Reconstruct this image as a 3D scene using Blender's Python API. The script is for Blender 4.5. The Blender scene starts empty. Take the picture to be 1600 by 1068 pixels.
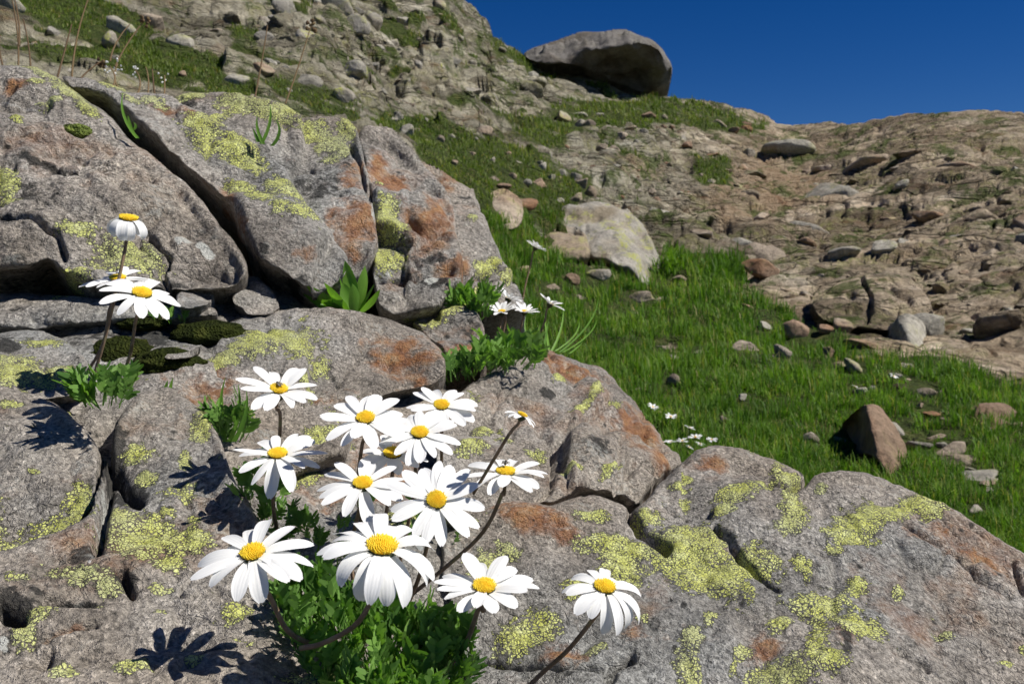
import bpy, math, random, time
_T0 = time.time()
import numpy as np
from mathutils import Vector, Matrix

# ------------------------------------------------------------------ camera, sky, sun, exposure
SC = bpy.context.scene
COL = SC.collection
F = 1331.0                      # focal length in photograph pixels (1600 wide)
CAM = np.array([0.0, 0.0, 1.0])
PITCH = math.radians(-5.0)
FWD = np.array([0, math.cos(PITCH), math.sin(PITCH)])
UP = np.array([0, -math.sin(PITCH), math.cos(PITCH)])
RT = np.array([1.0, 0, 0])
cd = bpy.data.cameras.new('camera'); cam = bpy.data.objects.new('camera', cd); COL.objects.link(cam)
cam.location = CAM; cam.rotation_euler = (math.radians(90) + PITCH, 0, 0)
cd.sensor_width = 36; cd.lens = 36 * F / 1600; cd.clip_start = 0.01; cd.clip_end = 2000
cd.dof.use_dof = True; cd.dof.focus_distance = 0.42; cd.dof.aperture_fstop = 36
SC.camera = cam

SUN_EL = math.radians(52); SUN_AZ = math.radians(104)     # azimuth clockwise from +Y (view direction)
SD = Vector((math.sin(SUN_AZ) * math.cos(SUN_EL), math.cos(SUN_AZ) * math.cos(SUN_EL), math.sin(SUN_EL)))
w = bpy.data.worlds.new('World'); SC.world = w; w.use_nodes = True
nt = w.node_tree; bg = nt.nodes['Background']
sk = nt.nodes.new('ShaderNodeTexSky'); sk.sky_type = 'NISHITA'; sk.sun_disc = False
sk.sun_elevation = SUN_EL; sk.sun_rotation = SUN_AZ; sk.altitude = 3000; sk.air_density = 1.0; sk.dust_density = 0.0; sk.ozone_density = 4.0
hs = nt.nodes.new('ShaderNodeHueSaturation'); hs.inputs['Hue'].default_value = 0.514; hs.inputs['Saturation'].default_value = 1.36; hs.inputs['Value'].default_value = 0.78
nt.links.new(sk.outputs[0], hs.inputs['Color']); nt.links.new(hs.outputs[0], bg.inputs[0]); bg.inputs[1].default_value = 0.056
sl = bpy.data.lights.new('sun', 'SUN'); sl.energy = 4.4; sl.angle = math.radians(0.53); sl.color = (1, 0.955, 0.88)
so = bpy.data.objects.new('sun', sl); COL.objects.link(so); so.rotation_euler = SD.to_track_quat('Z', 'Y').to_euler(); so.location = (3, 0, 6)
SC.view_settings.view_transform = 'Standard'; SC.view_settings.look = 'None'; SC.view_settings.exposure = 0.5; SC.view_settings.gamma = 1
SC.cycles.use_denoising = True; SC.cycles.use_adaptive_sampling = True; SC.cycles.adaptive_threshold = 0.03
SC.cycles.max_bounces = 5; SC.cycles.diffuse_bounces = 3; SC.cycles.transparent_max_bounces = 4

# ------------------------------------------------------------------ helpers
RNG = np.random.default_rng(7)
random.seed(7)

def P(u, v, d):
    """photograph pixel + distance along the view axis -> point in the place"""
    u = np.asarray(u, float); v = np.asarray(v, float); d = np.asarray(d, float)
    x = (u - 800) / F * d; y = (534 - v) / F * d
    return CAM + x[..., None] * RT + y[..., None] * UP + d[..., None] * FWD

_perm = np.random.default_rng(3).permutation(256); _perm = np.concatenate([_perm, _perm])
_g = np.random.default_rng(4).normal(size=(256, 3)); _g /= np.linalg.norm(_g, axis=1)[:, None]
def perlin(p):
    p = np.asarray(p, float); i = np.floor(p).astype(int); f = p - i; i &= 255
    t = f * f * f * (f * (f * 6 - 15) + 10); out = 0
    for dx in (0, 1):
        for dy in (0, 1):
            for dz in (0, 1):
                h = _perm[_perm[_perm[(i[..., 0] + dx) & 255] + ((i[..., 1] + dy) & 255)] + ((i[..., 2] + dz) & 255)]
                gr = _g[h]; q = f - np.array([dx, dy, dz])
                wgt = (t[..., 0] if dx else 1 - t[..., 0]) * (t[..., 1] if dy else 1 - t[..., 1]) * (t[..., 2] if dz else 1 - t[..., 2])
                out = out + wgt * (gr * q).sum(-1)
    return out
def fbm(p, oct=4, gain=0.5, ridged=False):
    a, s, o = 1.0, 1.0, 0
    for k in range(oct):
        n = perlin(p * s + 17.3 * k)
        o = o + a * ((0.45 - np.abs(n)) if ridged else n); a *= gain; s *= 2.03
    return o
_hash = np.random.default_rng(9).random((256, 6))
def cells(p):
    """nearest jittered cell: returns (F1, F2, id rows of 6 random numbers, offset from the cell point)"""
    p = np.asarray(p, float); i = np.floor(p).astype(int)
    b1 = np.full(p.shape[:-1], 9.0); b2 = b1.copy(); bid = np.zeros(p.shape[:-1], int); off = np.zeros_like(p)
    for dx in (-1, 0, 1):
        for dy in (-1, 0, 1):
            for dz in (-1, 0, 1):
                c = i + np.array([dx, dy, dz]); cc = c & 255
                h = _perm[_perm[_perm[cc[..., 0]] + cc[..., 1]] + cc[..., 2]]
                o = p - (c + _hash[h][..., :3]); r = np.sqrt((o * o).sum(-1))
                m = r < b1
                b2 = np.where(m, b1, np.minimum(b2, r)); b1 = np.where(m, r, b1)
                bid = np.where(m, h, bid); off = np.where(m[..., None], o, off)
    return b1, b2, _hash[(bid * 7 + 13) & 255], off
def facets(p, scale, tilt=0.5, step=0.25, kk=.55):
    q = p * scale; q = q + 0.25 * np.stack([perlin(q * 1.3 + 5), perlin(q * 1.3 + 55), perlin(q * 1.3 + 105)], -1)
    # upper envelope of tilted blocks: continuous, with sharp grooves where blocks meet
    i = np.floor(q).astype(int); b1 = np.full(len(q), -9.0); b2 = b1.copy(); k = kk
    for dx in (-1, 0, 1):
        for dy in (-1, 0, 1):
            for dz in (-1, 0, 1):
                c = i + np.array([dx, dy, dz]); cc = c & 255
                hs_ = _hash[_perm[_perm[_perm[cc[:, 0]] + cc[:, 1]] + cc[:, 2]]]
                o = q - (c + hs_[:, :3])
                val = (hs_[:, 3] - .5) * step + ((hs_[:, [4, 5, 0]] - .5) * o).sum(1) * 2 * tilt - k * (o * o).sum(1)
                b2 = np.maximum(b2, np.minimum(b1, val)); b1 = np.maximum(b1, val)
    return (b1 - b1.mean()) / scale, b1 - b2

def rbf(pts, q, val):
    """thin-plate interpolation of val at 2-D pts, evaluated at q"""
    pts = np.asarray(pts, float) / 500; q = np.asarray(q, float) / 500; n = len(pts)
    def k(r2): return np.where(r2 > 1e-12, 0.5 * r2 * np.log(np.maximum(r2, 1e-12)), 0)
    A = np.zeros((n + 3, n + 3)); d2 = ((pts[:, None] - pts[None]) ** 2).sum(-1)
    A[:n, :n] = k(d2) + 1e-3 * np.eye(n); A[:n, n] = 1; A[:n, n + 1:] = pts; A[n, :n] = 1; A[n + 1:, :n] = pts.T
    c = np.linalg.solve(A, np.concatenate([val, np.zeros(3)]))
    out = c[n] + q @ c[n + 1:]
    for i in range(n): out = out + c[i] * k(((q - pts[i]) ** 2).sum(-1))
    return out

def poly_sd(pts, poly):
    """signed distance (inside positive) and nearest boundary point"""
    pts = np.asarray(pts, float); poly = np.asarray(poly, float)
    best = np.full(len(pts), 1e18); near = np.zeros_like(pts); ins = np.zeros(len(pts), bool)
    for a, b in zip(poly, np.roll(poly, -1, 0)):
        e = b - a; L = max((e * e).sum(), 1e-9)
        t = np.clip(((pts - a) @ e) / L, 0, 1); c = a + t[:, None] * e
        d = ((pts - c) ** 2).sum(1); m = d < best; best = np.where(m, d, best); near[m] = c[m]
        cr = (a[1] > pts[:, 1]) != (b[1] > pts[:, 1])
        if abs(e[1]) > 1e-9: ins ^= cr & (pts[:, 0] < a[0] + (pts[:, 1] - a[1]) * e[0] / e[1])
    return np.where(ins, 1, -1) * np.sqrt(best), near
def line_d(pts, line):
    best = np.full(len(pts), 1e9); line = np.asarray(line, float)
    for a, b in zip(line[:-1], line[1:]):
        e = b - a; t = np.clip(((pts - a) @ e) / max((e * e).sum(), 1e-9), 0, 1)
        best = np.minimum(best, np.sqrt(((pts - (a + t[:, None] * e)) ** 2).sum(1)))
    return best
def rough_poly(poly, amp, seed, seg=9):
    out = []; poly = np.asarray(poly, float)
    for a, b in zip(poly, np.roll(poly, -1, 0)):
        n = max(1, int(np.hypot(*(b - a)) / seg))
        for k in range(n): out.append(a + (b - a) * k / n)
    out = np.array(out)
    for _ in range(1): out = 0.25 * np.roll(out, 1, 0) + 0.5 * out + 0.25 * np.roll(out, -1, 0)
    q = np.stack([out[:, 0] / 28, out[:, 1] / 28, np.full(len(out), seed * 3.7)], 1)
    return out + amp * np.stack([fbm(q, 3), fbm(q + 40, 3)], 1)

def mesh_from(name, V, Q=None, T=None, attrs=None, smooth=True):
    me = bpy.data.meshes.new(name)
    V = np.asarray(V, np.float32)
    nq = 0 if Q is None else len(Q); ntr = 0 if T is None else len(T)
    loops = np.concatenate([np.asarray(x, np.int32).ravel() for x in (Q, T) if x is not None and len(x)])
    tot = np.concatenate([np.full(nq, 4, np.int32), np.full(ntr, 3, np.int32)])
    me.vertices.add(len(V)); me.vertices.foreach_set('co', V.ravel())
    me.loops.add(len(loops)); me.loops.foreach_set('vertex_index', loops)
    me.polygons.add(nq + ntr); me.polygons.foreach_set('loop_start', np.concatenate([[0], np.cumsum(tot)[:-1]]).astype(np.int32))
    try: me.polygons.foreach_set('loop_total', tot)
    except Exception: pass
    me.update(calc_edges=True); me.validate()
    me.polygons.foreach_set('use_smooth', np.full(nq + ntr, smooth))
    for k, a in (attrs or {}).items():
        at = me.attributes.new(k, 'FLOAT', 'POINT'); at.data.foreach_set('value', np.asarray(a, np.float32))
    return me
def link(name, me, mat=None, parent=None, loc=None):
    o = bpy.data.objects.new(name, me); COL.objects.link(o)
    if mat is not None and me is not None and not me.materials: me.materials.append(mat)
    if parent is not None: o.parent = parent
    if loc is not None: o.location = loc
    return o
def tag(o, label=None, cat=None, group=None, kind=None):
    if label: o['label'] = label
    if cat: o['category'] = cat
    if group: o['group'] = group
    if kind: o['kind'] = kind
    return o
def empty(name, loc):
    o = bpy.data.objects.new(name, None); COL.objects.link(o); o.location = loc; o.empty_display_size = 0.01; return o

# ------------------------------------------------------------------ materials
class N:
    def __init__(s, name):
        s.m = bpy.data.materials.new(name); s.m.use_nodes = True; s.t = s.m.node_tree; s.t.nodes.clear()
        s.out = s.t.nodes.new('ShaderNodeOutputMaterial'); s.pos = s.t.nodes.new('ShaderNodeNewGeometry').outputs['Position']
    def L(s, a, b):
        if isinstance(a, (int, float)): b.default_value = a
        elif isinstance(a, tuple): b.default_value = a if len(a) == 4 or b.type == 'VECTOR' else a + (1,)
        else: s.t.links.new(a, b)
    def noise(s, scale, detail=4, rough=0.55, vec=None, dist=0):
        n = s.t.nodes.new('ShaderNodeTexNoise'); s.L(vec or s.pos, n.inputs['Vector']); n.inputs['Scale'].default_value = scale
        n.inputs['Detail'].default_value = detail; n.inputs['Roughness'].default_value = rough; n.inputs['Distortion'].default_value = dist
        return n.outputs['Fac']
    def voro(s, scale, feature='F1', out='Distance', vec=None, rand=1):
        n = s.t.nodes.new('ShaderNodeTexVoronoi'); n.feature = feature; s.L(vec or s.pos, n.inputs['Vector']); n.inputs['Scale'].default_value = scale
        n.inputs['Randomness'].default_value = rand
        return n.outputs[out]
    def attr(s, name):
        n = s.t.nodes.new('ShaderNodeAttribute'); n.attribute_name = name; return n.outputs['Fac']
    def ramp(s, fac, stops, interp='LINEAR'):
        n = s.t.nodes.new('ShaderNodeValToRGB'); n.color_ramp.interpolation = interp; e = n.color_ramp.elements
        while len(e) < len(stops): e.new(0.5)
        for k, (p, c) in enumerate(stops):
            e[k].position = p; e[k].color = (c, c, c, 1) if isinstance(c, (int, float)) else tuple(c) + (1,)
        s.L(fac, n.inputs[0]); return n.outputs[0]
    def mix(s, fac, a, b, mode='MIX'):
        n = s.t.nodes.new('ShaderNodeMix'); n.data_type = 'RGBA'; n.blend_type = mode
        s.L(fac, n.inputs[0]); s.L(a, n.inputs[6]); s.L(b, n.inputs[7]); return n.outputs[2]
    def math(s, op, a, b=0.0, c=0.0, clamp=False):
        n = s.t.nodes.new('ShaderNodeMath'); n.operation = op; n.use_clamp = clamp
        s.L(a, n.inputs[0]); s.L(b, n.inputs[1]); s.L(c, n.inputs[2]); return n.outputs[0]
    def mapr(s, x, a, b, c=0.0, d=1.0):
        n = s.t.nodes.new('ShaderNodeMapRange'); s.L(x, n.inputs[0])
        for k, q in enumerate((a, b, c, d)): n.inputs[k + 1].default_value = q
        return n.outputs[0]
    def vscale(s, v):
        n = s.t.nodes.new('ShaderNodeVectorMath'); n.operation = 'MULTIPLY'; s.L(s.pos, n.inputs[0]); n.inputs[1].default_value = v; return n.outputs[0]
    def bump(s, h, dist, strength=1.0, normal=None):
        n = s.t.nodes.new('ShaderNodeBump'); s.L(h, n.inputs['Height']); n.inputs['Distance'].default_value = dist; n.inputs['Strength'].default_value = strength
        if normal is not None: s.L(normal, n.inputs['Normal'])
        return n.outputs[0]
    def bsdf(s, col, rough=0.9, normal=None, spec=0.25, trans=0.0, tcol=None):
        b = s.t.nodes.new('ShaderNodeBsdfPrincipled'); s.L(col, b.inputs['Base Color']); s.L(rough, b.inputs['Roughness'])
        b.inputs['Specular IOR Level'].default_value = spec
        if normal is not None: s.L(normal, b.inputs['Normal'])
        o = b.outputs[0]
        if trans > 0:
            t = s.t.nodes.new('ShaderNodeBsdfTranslucent'); s.L(tcol or col, t.inputs[0])
            if normal is not None: s.L(normal, t.inputs['Normal'])
            x = s.t.nodes.new('ShaderNodeMixShader'); x.inputs[0].default_value = trans; s.t.links.new(o, x.inputs[1]); s.t.links.new(t.outputs[0], x.inputs[2]); o = x.outputs[0]
        s.t.links.new(o, s.out.inputs[0]); return s.m

def near_rock_material(name='near_rock', k=1.0):
    n = N(name)
    n1 = n.noise(16 * k, 7, 0.7); n2 = n.noise(380 * k, 3, 0.7); n3 = n.noise(6 * k, 3, 0.6); n4 = n.noise(55 * k, 6, 0.72)
    col = n.ramp(n1, [(0.26, (.12, .108, .096)), (0.42, (.275, .25, .222)), (0.57, (.39, .362, .328)), (0.76, (.55, .52, .485))])
    tint = n.ramp(n3, [(0.36, (.84, .90, .94)), (0.5, (1, .985, .96)), (0.68, (1.0, .925, .83))])
    col = n.mix(1.0, col, tint, 'MULTIPLY')
    col = n.mix(0.9, col, n.ramp(n2, [(0.3, .4), (0.5, .95), (0.68, 1.55)]), 'MULTIPLY')
    grain = n.voro(720 * k, 'F1', 'Color')
    col = n.mix(n.mapr(n.noise(11 * k, 3), .35, .65, .45, 1.0), col, n.ramp(grain, [(0.0, .25), (0.35, .9), (0.75, 1.08), (1.0, 1.9)]), 'MULTIPLY')
    vein = n.math('MULTIPLY', n.mapr(n.math('ABSOLUTE', n.math('SUBTRACT', n.noise(5 * k, 5, .6, None, .6), .5)), .007, .002), n.mapr(n.noise(3.5 * k, 2), .53, .6))
    col = n.mix(n.math('MULTIPLY', vein, .6), col, (.55, .53, .49))
    # rust and ochre staining
    ru = n.math('ADD', n.attr('rust'), n.math('ADD', n.math('MULTIPLY', n.math('SUBTRACT', n4, 0.5), 1.6), n.math('MULTIPLY', n.math('SUBTRACT', n1, 0.5), 1.2)))
    ru = n.mapr(ru, 0.42, 0.74)
    ru2 = n.mapr(n.math('ADD', n.noise(9 * k, 6, .7), 0.0), 0.55, 0.70, 0, 0.6)
    rcol = n.ramp(n.noise(75 * k, 6, .7), [(0.28, (.08, .03, .016)), (0.46, (.26, .10, .032)), (0.58, (.38, .18, .06)), (0.72, (.42, .32, .20))])
    col = n.mix(n.math('MAXIMUM', n.math('MULTIPLY', ru, 0.85), ru2), col, rcol)
    stain = n.mapr(n.math('ADD', n.noise(8 * k, 6, .7), n.math('MULTIPLY', n.math('SUBTRACT', n4, .5), .5)), .58, .72, 0, .55)
    col = n.mix(stain, col, n.mix(n.mapr(n2, .4, .6), (.07, .062, .055), (.15, .135, .12)))
    # black crusts, other dark patches, specks and pits; ash-grey crusts
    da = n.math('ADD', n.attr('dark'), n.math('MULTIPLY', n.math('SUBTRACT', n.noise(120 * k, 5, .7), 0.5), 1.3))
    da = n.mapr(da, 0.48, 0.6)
    specks = n.math('MULTIPLY', n.mapr(n.voro(190 * k), 0.16, 0.10), n.mapr(n.noise(14 * k, 3), 0.56, 0.64))
    pits = n.math('MULTIPLY', n.mapr(n.voro(75 * k), 0.17, 0.08), n.mapr(n.noise(9 * k, 3), 0.5, 0.58))
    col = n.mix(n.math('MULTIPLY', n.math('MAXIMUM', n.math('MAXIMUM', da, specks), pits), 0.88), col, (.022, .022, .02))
    pa = n.math('ADD', n.attr('pale'), n.math('MULTIPLY', n.math('SUBTRACT', n.noise(140 * k, 5, .7), 0.5), 1.3))
    pa = n.mapr(pa, 0.5, 0.6)
    ash = n.math('MULTIPLY', n.mapr(n.noise(24 * k, 5, .6), 0.57, 0.66), n.mapr(n.noise(300 * k, 3), 0.42, 0.6))
    col = n.mix(n.math('MAXIMUM', pa, n.math('MULTIPLY', ash, 0.5)), col, (.50, .50, .46))
    spark = n.mapr(n.voro(420 * k, 'F1', 'Color'), 0.965, 0.98)
    col = n.mix(n.math('MULTIPLY', spark, n.mapr(n.noise(20 * k, 2), .5, .6)), col, (.72, .70, .66))
    # map lichen: areoles with dark borders
    wv = n.t.nodes.new('ShaderNodeVectorMath'); wv.operation = 'ADD'
    nz = n.t.nodes.new('ShaderNodeTexNoise'); nz.inputs['Scale'].default_value = 330 * k; n.L(n.pos, nz.inputs['Vector'])
    sc = n.t.nodes.new('ShaderNodeVectorMath'); sc.operation = 'SCALE'; sc.inputs['Scale'].default_value = 0.0020 / k; n.L(nz.outputs['Color'], sc.inputs[0])
    n.L(n.pos, wv.inputs[0]); n.L(sc.outputs[0], wv.inputs[1])
    edge = n.voro(560 * k, 'DISTANCE_TO_EDGE', 'Distance', wv.outputs[0])
    li = n.attr('lichen')
    fleck = n.math('MULTIPLY', n.mapr(n.noise(26 * k, 3, .6), 0.62, 0.70), 0.50)
    li = n.math('MAXIMUM', li, fleck)
    lv = n.math('ADD', li, n.math('ADD', n.math('MULTIPLY', n.math('SUBTRACT', n.noise(50 * k, 6, .74), 0.5), 1.5), n.math('MULTIPLY', n.math('SUBTRACT', n.noise(260 * k, 2, .6), 0.5), 0.75)))
    lm = n.mapr(lv, 0.47, 0.51)
    halo = n.mapr(lv, 0.40, 0.47)
    # where the crust is thin the areoles stand apart, where it is thick they close up
    thin = n.mapr(lv, 0.47, 0.88, 0.20, 0.06)
    are = n.t.nodes.new('ShaderNodeMapRange'); n.L(edge, are.inputs[0]); n.L(n.math('MULTIPLY', thin, 0.5), are.inputs[1]); n.L(thin, are.inputs[2])
    are = are.outputs[0]
    lc = n.ramp(n.noise(130 * k, 4, .6), [(0.3, (.50, .52, .10)), (0.52, (.67, .70, .22)), (0.72, (.76, .79, .38))])
    lc = n.mix(0.5, lc, n.ramp(n.voro(560 * k, 'F1', 'Color', wv.outputs[0]), [(0, .6), (1, 1.3)]), 'MULTIPLY')
    lc = n.mix(n.mapr(n.noise(14 * k, 3), .5, .68, 0, .7), lc, (.55, .57, .32))
    col = n.mix(n.math('MULTIPLY', halo, 0.65), col, (.05, .05, .04))
    lmask = n.math('MULTIPLY', lm, are)
    col = n.mix(lmask, col, lc)
    h = n.math('ADD', n.math('MULTIPLY', n4, 1.0), n.math('MULTIPLY', n.noise(190 * k, 5, .75), 0.62))
    crk = n.mapr(n.voro(150 * k, 'DISTANCE_TO_EDGE', 'Distance', wv.outputs[0]), 0.0, 0.06)
    crk = n.math('MULTIPLY', n.math('SUBTRACT', 1.0, crk), n.mapr(n.noise(10 * k, 2), 0.54, 0.62))
    h = n.math('SUBTRACT', h, n.math('MULTIPLY', crk, 0.10))
    h = n.math('ADD', h, n.math('MULTIPLY', grain, 0.05))
    nm = n.bump(h, 0.0085 / k, 1.0)
    nm = n.bump(lmask, 0.0012 / k, 0.9, nm)
    return n.bsdf(col, n.mapr(n2, 0.3, 0.7, 0.95, 0.62), nm, 0.3)

def hill_material():
    """bedrock, soil and turf of the mountainside"""
    n = N('mountainside')
    st = n.vscale((1, 1, 2.6))
    n1 = n.noise(1.7, 10, .66, st); n2 = n.noise(11, 8, .7); n3 = n.noise(.5, 4); n4 = n.noise(45, 4, .7)
    col = n.ramp(n1, [(0.28, (.19, .15, .108)), (0.42, (.38, .305, .215)), (0.57, (.51, .42, .31)), (0.74, (.63, .55, .44))])
    col = n.mix(1, col, n.ramp(n2, [(0.28, .45), (0.5, .98), (0.72, 1.3)]), 'MULTIPLY')
    col = n.mix(0.7, col, n.ramp(n4, [(0.3, .6), (0.5, 1.0), (0.7, 1.25)]), 'MULTIPLY')
    gx = n.t.nodes.new('ShaderNodeSeparateXYZ'); n.L(n.pos, gx.inputs[0])
    west = n.mapr(n.math('ADD', n.math('SUBTRACT', gx.outputs[0], n.math('MULTIPLY', gx.outputs[1], .25)), n.math('MULTIPLY', n.noise(.8, 3), 2.0)), 1.6, 0.0)
    col = n.mix(n.math('MULTIPLY', west, .75), col, n.mix(1, n.ramp(n1, [(.28, (.15, .148, .11)), (.42, (.29, .285, .215)), (.57, (.40, .39, .31)), (.74, (.54, .53, .46))]), n.ramp(n2, [(.28, .45), (.5, .98), (.72, 1.3)]), 'MULTIPLY'))
    # fractured bedrock: blocks of differing tone parted by dark cracks; the bands also paint shade under ledges
    wn = n.t.nodes.new('ShaderNodeTexNoise'); wn.inputs['Scale'].default_value = 2.2; wn.inputs['Detail'].default_value = 5; n.L(n.pos, wn.inputs['Vector'])
    ws = n.t.nodes.new('ShaderNodeVectorMath'); ws.operation = 'SCALE'; ws.inputs['Scale'].default_value = .45; n.L(wn.outputs['Color'], ws.inputs[0])
    wa = n.t.nodes.new('ShaderNodeVectorMath'); wa.operation = 'ADD'; n.L(n.vscale((.6, .6, 3.0)), wa.inputs[0]); n.L(ws.outputs[0], wa.inputs[1])
    wv = wa.outputs[0]
    c1 = n.voro(1.3, 'F1', 'Color', wv); c2 = n.voro(4.4, 'F1', 'Color', wv)
    k1 = n.mapr(n.voro(1.3, 'DISTANCE_TO_EDGE', 'Distance', wv), .008, .035); k2 = n.mapr(n.voro(4.4, 'DISTANCE_TO_EDGE', 'Distance', wv), .008, .06)
    col = n.mix(1, col, n.ramp(c1, [(.1, (.62, .60, .58)), (.5, (1, 1, 1)), (.9, (1.25, 1.22, 1.2))]), 'MULTIPLY')
    col = n.mix(.8, col, n.ramp(c2, [(.1, (.55, .52, .48)), (.5, (1, 1, 1)), (.9, (1.3, 1.3, 1.3))]), 'MULTIPLY')
    gapm = n.mapr(n.noise(1.3, 4, .6), .38, .55)
    crack = n.math('MULTIPLY', n.math('SUBTRACT', 1.0, n.math('MULTIPLY', k1, n.math('MAXIMUM', k2, .25))), gapm)
    col = n.mix(n.math('MULTIPLY', crack, .78), col, (.05, .043, .028))
    yl = n.math('MULTIPLY', n.mapr(n.noise(3.1, 6, .6), .5, .66), n.mapr(n.noise(20, 4, .6), .4, .58))
    col = n.mix(n.math('MULTIPLY', yl, .7), col, (.30, .30, .105))
    dirt = n.math('ADD', n.attr('dirt'), n.math('MULTIPLY', n.math('SUBTRACT', n.noise(4, 6, .65), .5), .9))
    col = n.mix(n.mapr(dirt, .42, .75, 0, .8), col, n.ramp(n.noise(8, 6, .7), [(.3, (.22, .135, .075)), (.5, (.40, .285, .18)), (.7, (.52, .40, .28))]))
    col = n.mix(n.math('MULTIPLY', n.mapr(n.noise(2.2, 6, .68, st), .58, .72), .75), col, (.20, .095, .045))
    moss = n.mapr(n.math('ADD', n.math('MULTIPLY', n.noise(2.6, 5, .62), 1.0), n.math('MULTIPLY', n.noise(18, 3), .3)), .68, .77)
    col = n.mix(n.math('MULTIPLY', moss, .8), col, (.075, .11, .022))
    g = n.math('ADD', n.attr('grass'), n.math('MULTIPLY', n.math('SUBTRACT', n.noise(7, 5, .6), .5), .5))
    gcol = n.ramp(n.noise(14, 5, .65), [(.3, (.04, .045, .016)), (.5, (.07, .10, .022)), (.75, (.15, .13, .055))])
    col = n.mix(n.mapr(g, .42, .58), col, gcol)
    h = n.math('ADD', n.math('MULTIPLY', n2, 1.0), n.math('MULTIPLY', n4, .35))
    h = n.math('SUBTRACT', n.math('ADD', h, n.math('MULTIPLY', c2, .3)), n.math('MULTIPLY', crack, .5))
    return n.bsdf(col, .95, n.bump(h, .13, 1.0), .15)

def stone_material(name, base, warm, yellow=0.4, scale=1.0):
    n = N(name)
    oi = n.t.nodes.new('ShaderNodeObjectInfo').outputs['Random']
    n1 = n.noise(4 * scale, 9, .66); n2 = n.noise(30 * scale, 6, .7); n3 = n.noise(1.6 * scale, 3)
    col = n.ramp(n1, [(.25, tuple(c * .5 for c in base)), (.45, tuple(c * .85 for c in base)), (.6, base), (.8, tuple(min(.6, c * 1.3) for c in base))])
    col = n.mix(1, col, n.ramp(n2, [(.28, .5), (.5, 1.0), (.72, 1.3)]), 'MULTIPLY')
    col = n.mix(1, col, n.ramp(oi, [(0, .75), (1, 1.15)]), 'MULTIPLY')
    col = n.mix(n.math('MULTIPLY', n.mapr(n.math('ADD', n3, n.math('MULTIPLY', n.math('SUBTRACT', oi, .5), .15)), .5, .64), .85), col, n.mix(n.mapr(n2, .35, .65), tuple(c * .5 for c in warm), warm))
    yl = n.math('MULTIPLY', n.mapr(n.noise(5 * scale, 5, .6), .52, .62), n.mapr(n.noise(34 * scale, 3, .6), .42, .55))
    col = n.mix(n.math('MULTIPLY', yl, yellow), col, (.34, .35, .10))
    dk = n.mapr(n.noise(8 * scale, 6, .7), .63, .7)
    col = n.mix(n.math('MULTIPLY', dk, .7), col, (.035, .033, .03))
    h = n.math('ADD', n1, n.math('MULTIPLY', n2, .35))
    return n.bsdf(col, .92, n.bump(h, .06 / scale, .9), .2)

def leaf_material(name, dark, light, scale=60, trans=.35, rough=.5, dead=None):
    n = N(name)
    oi = n.t.nodes.new('ShaderNodeObjectInfo').outputs['Random']
    f = n.math('ADD', n.math('MULTIPLY', oi, .6), n.math('MULTIPLY', n.noise(scale, 3), .5))
    stops = [(.25, dark), (.75, light)]
    if dead: stops = [(.12, dead), (.2, dark), (.8, light)]
    col = n.ramp(f, stops)
    return n.bsdf(col, rough, None, .35, trans, n.mix(1, col, (1.3, 1.5, .5), 'MULTIPLY'))
def blade_material(name, dark, light, dry, trans=.4):
    n = N(name); a = n.attr('tint'); tp = n.attr('tip')
    col = n.ramp(a, [(0, dark), (.55, tuple((x + y) / 2 for x, y in zip(dark, light))), (.9, light), (1, dry)])
    col = n.mix(n.math('MULTIPLY', tp, .35), col, light)
    return n.bsdf(col, .55, None, .25, trans, n.mix(1, col, (1.25, 1.45, .5), 'MULTIPLY'))

M = {}
M['rock'] = near_rock_material(); M['rock_mid'] = near_rock_material('middle_rock', .62)
M['hill'] = hill_material()
M['stone'] = stone_material('grey_stone', (.37, .345, .29), (.33, .25, .17), .5)
M['warm'] = stone_material('warm_stone', (.37, .305, .235), (.32, .20, .12), .25)
M['rust'] = stone_material('rusty_stone', (.30, .21, .145), (.30, .15, .075), .1)
M['lichen_stone'] = stone_material('lichened_stone', (.36, .335, .29), (.27, .22, .15), 1.0, 1.6)
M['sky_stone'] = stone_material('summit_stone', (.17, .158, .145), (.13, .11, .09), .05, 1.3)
M['blade'] = blade_material('grass_blade', (.036, .100, .011), (.172, .300, .038), (.34, .29, .12))
M['blade_far'] = blade_material('far_grass_blade', (.066, .112, .018), (.19, .245, .048), (.34, .28, .12))
M['leaf'] = leaf_material('daisy_leaf', (.065, .155, .03), (.21, .37, .085), dead=(.42, .32, .07))
M['broad'] = leaf_material('broad_leaf', (.075, .18, .02), (.16, .32, .045), 25)
M['dry'] = leaf_material('dry_stalk', (.10, .06, .03), (.17, .115, .055), 30, .1, .8)
def soil():
    n = N('soil'); n1 = n.noise(70, 8, .7)
    c = n.ramp(n1, [(.3, (.018, .013, .009)), (.55, (.05, .036, .024)), (.75, (.11, .085, .06))])
    return n.bsdf(c, .95, n.bump(n1, .01, 1), .1)
M['soil'] = soil()
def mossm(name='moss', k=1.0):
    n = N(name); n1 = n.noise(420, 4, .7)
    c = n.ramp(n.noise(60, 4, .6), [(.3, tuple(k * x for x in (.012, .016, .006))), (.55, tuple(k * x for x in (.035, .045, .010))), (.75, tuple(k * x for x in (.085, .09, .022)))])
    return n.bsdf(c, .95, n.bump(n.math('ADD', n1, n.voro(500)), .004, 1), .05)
M['moss'] = mossm(); M['moss_bright'] = mossm('bright_moss', 5.0)
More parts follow.
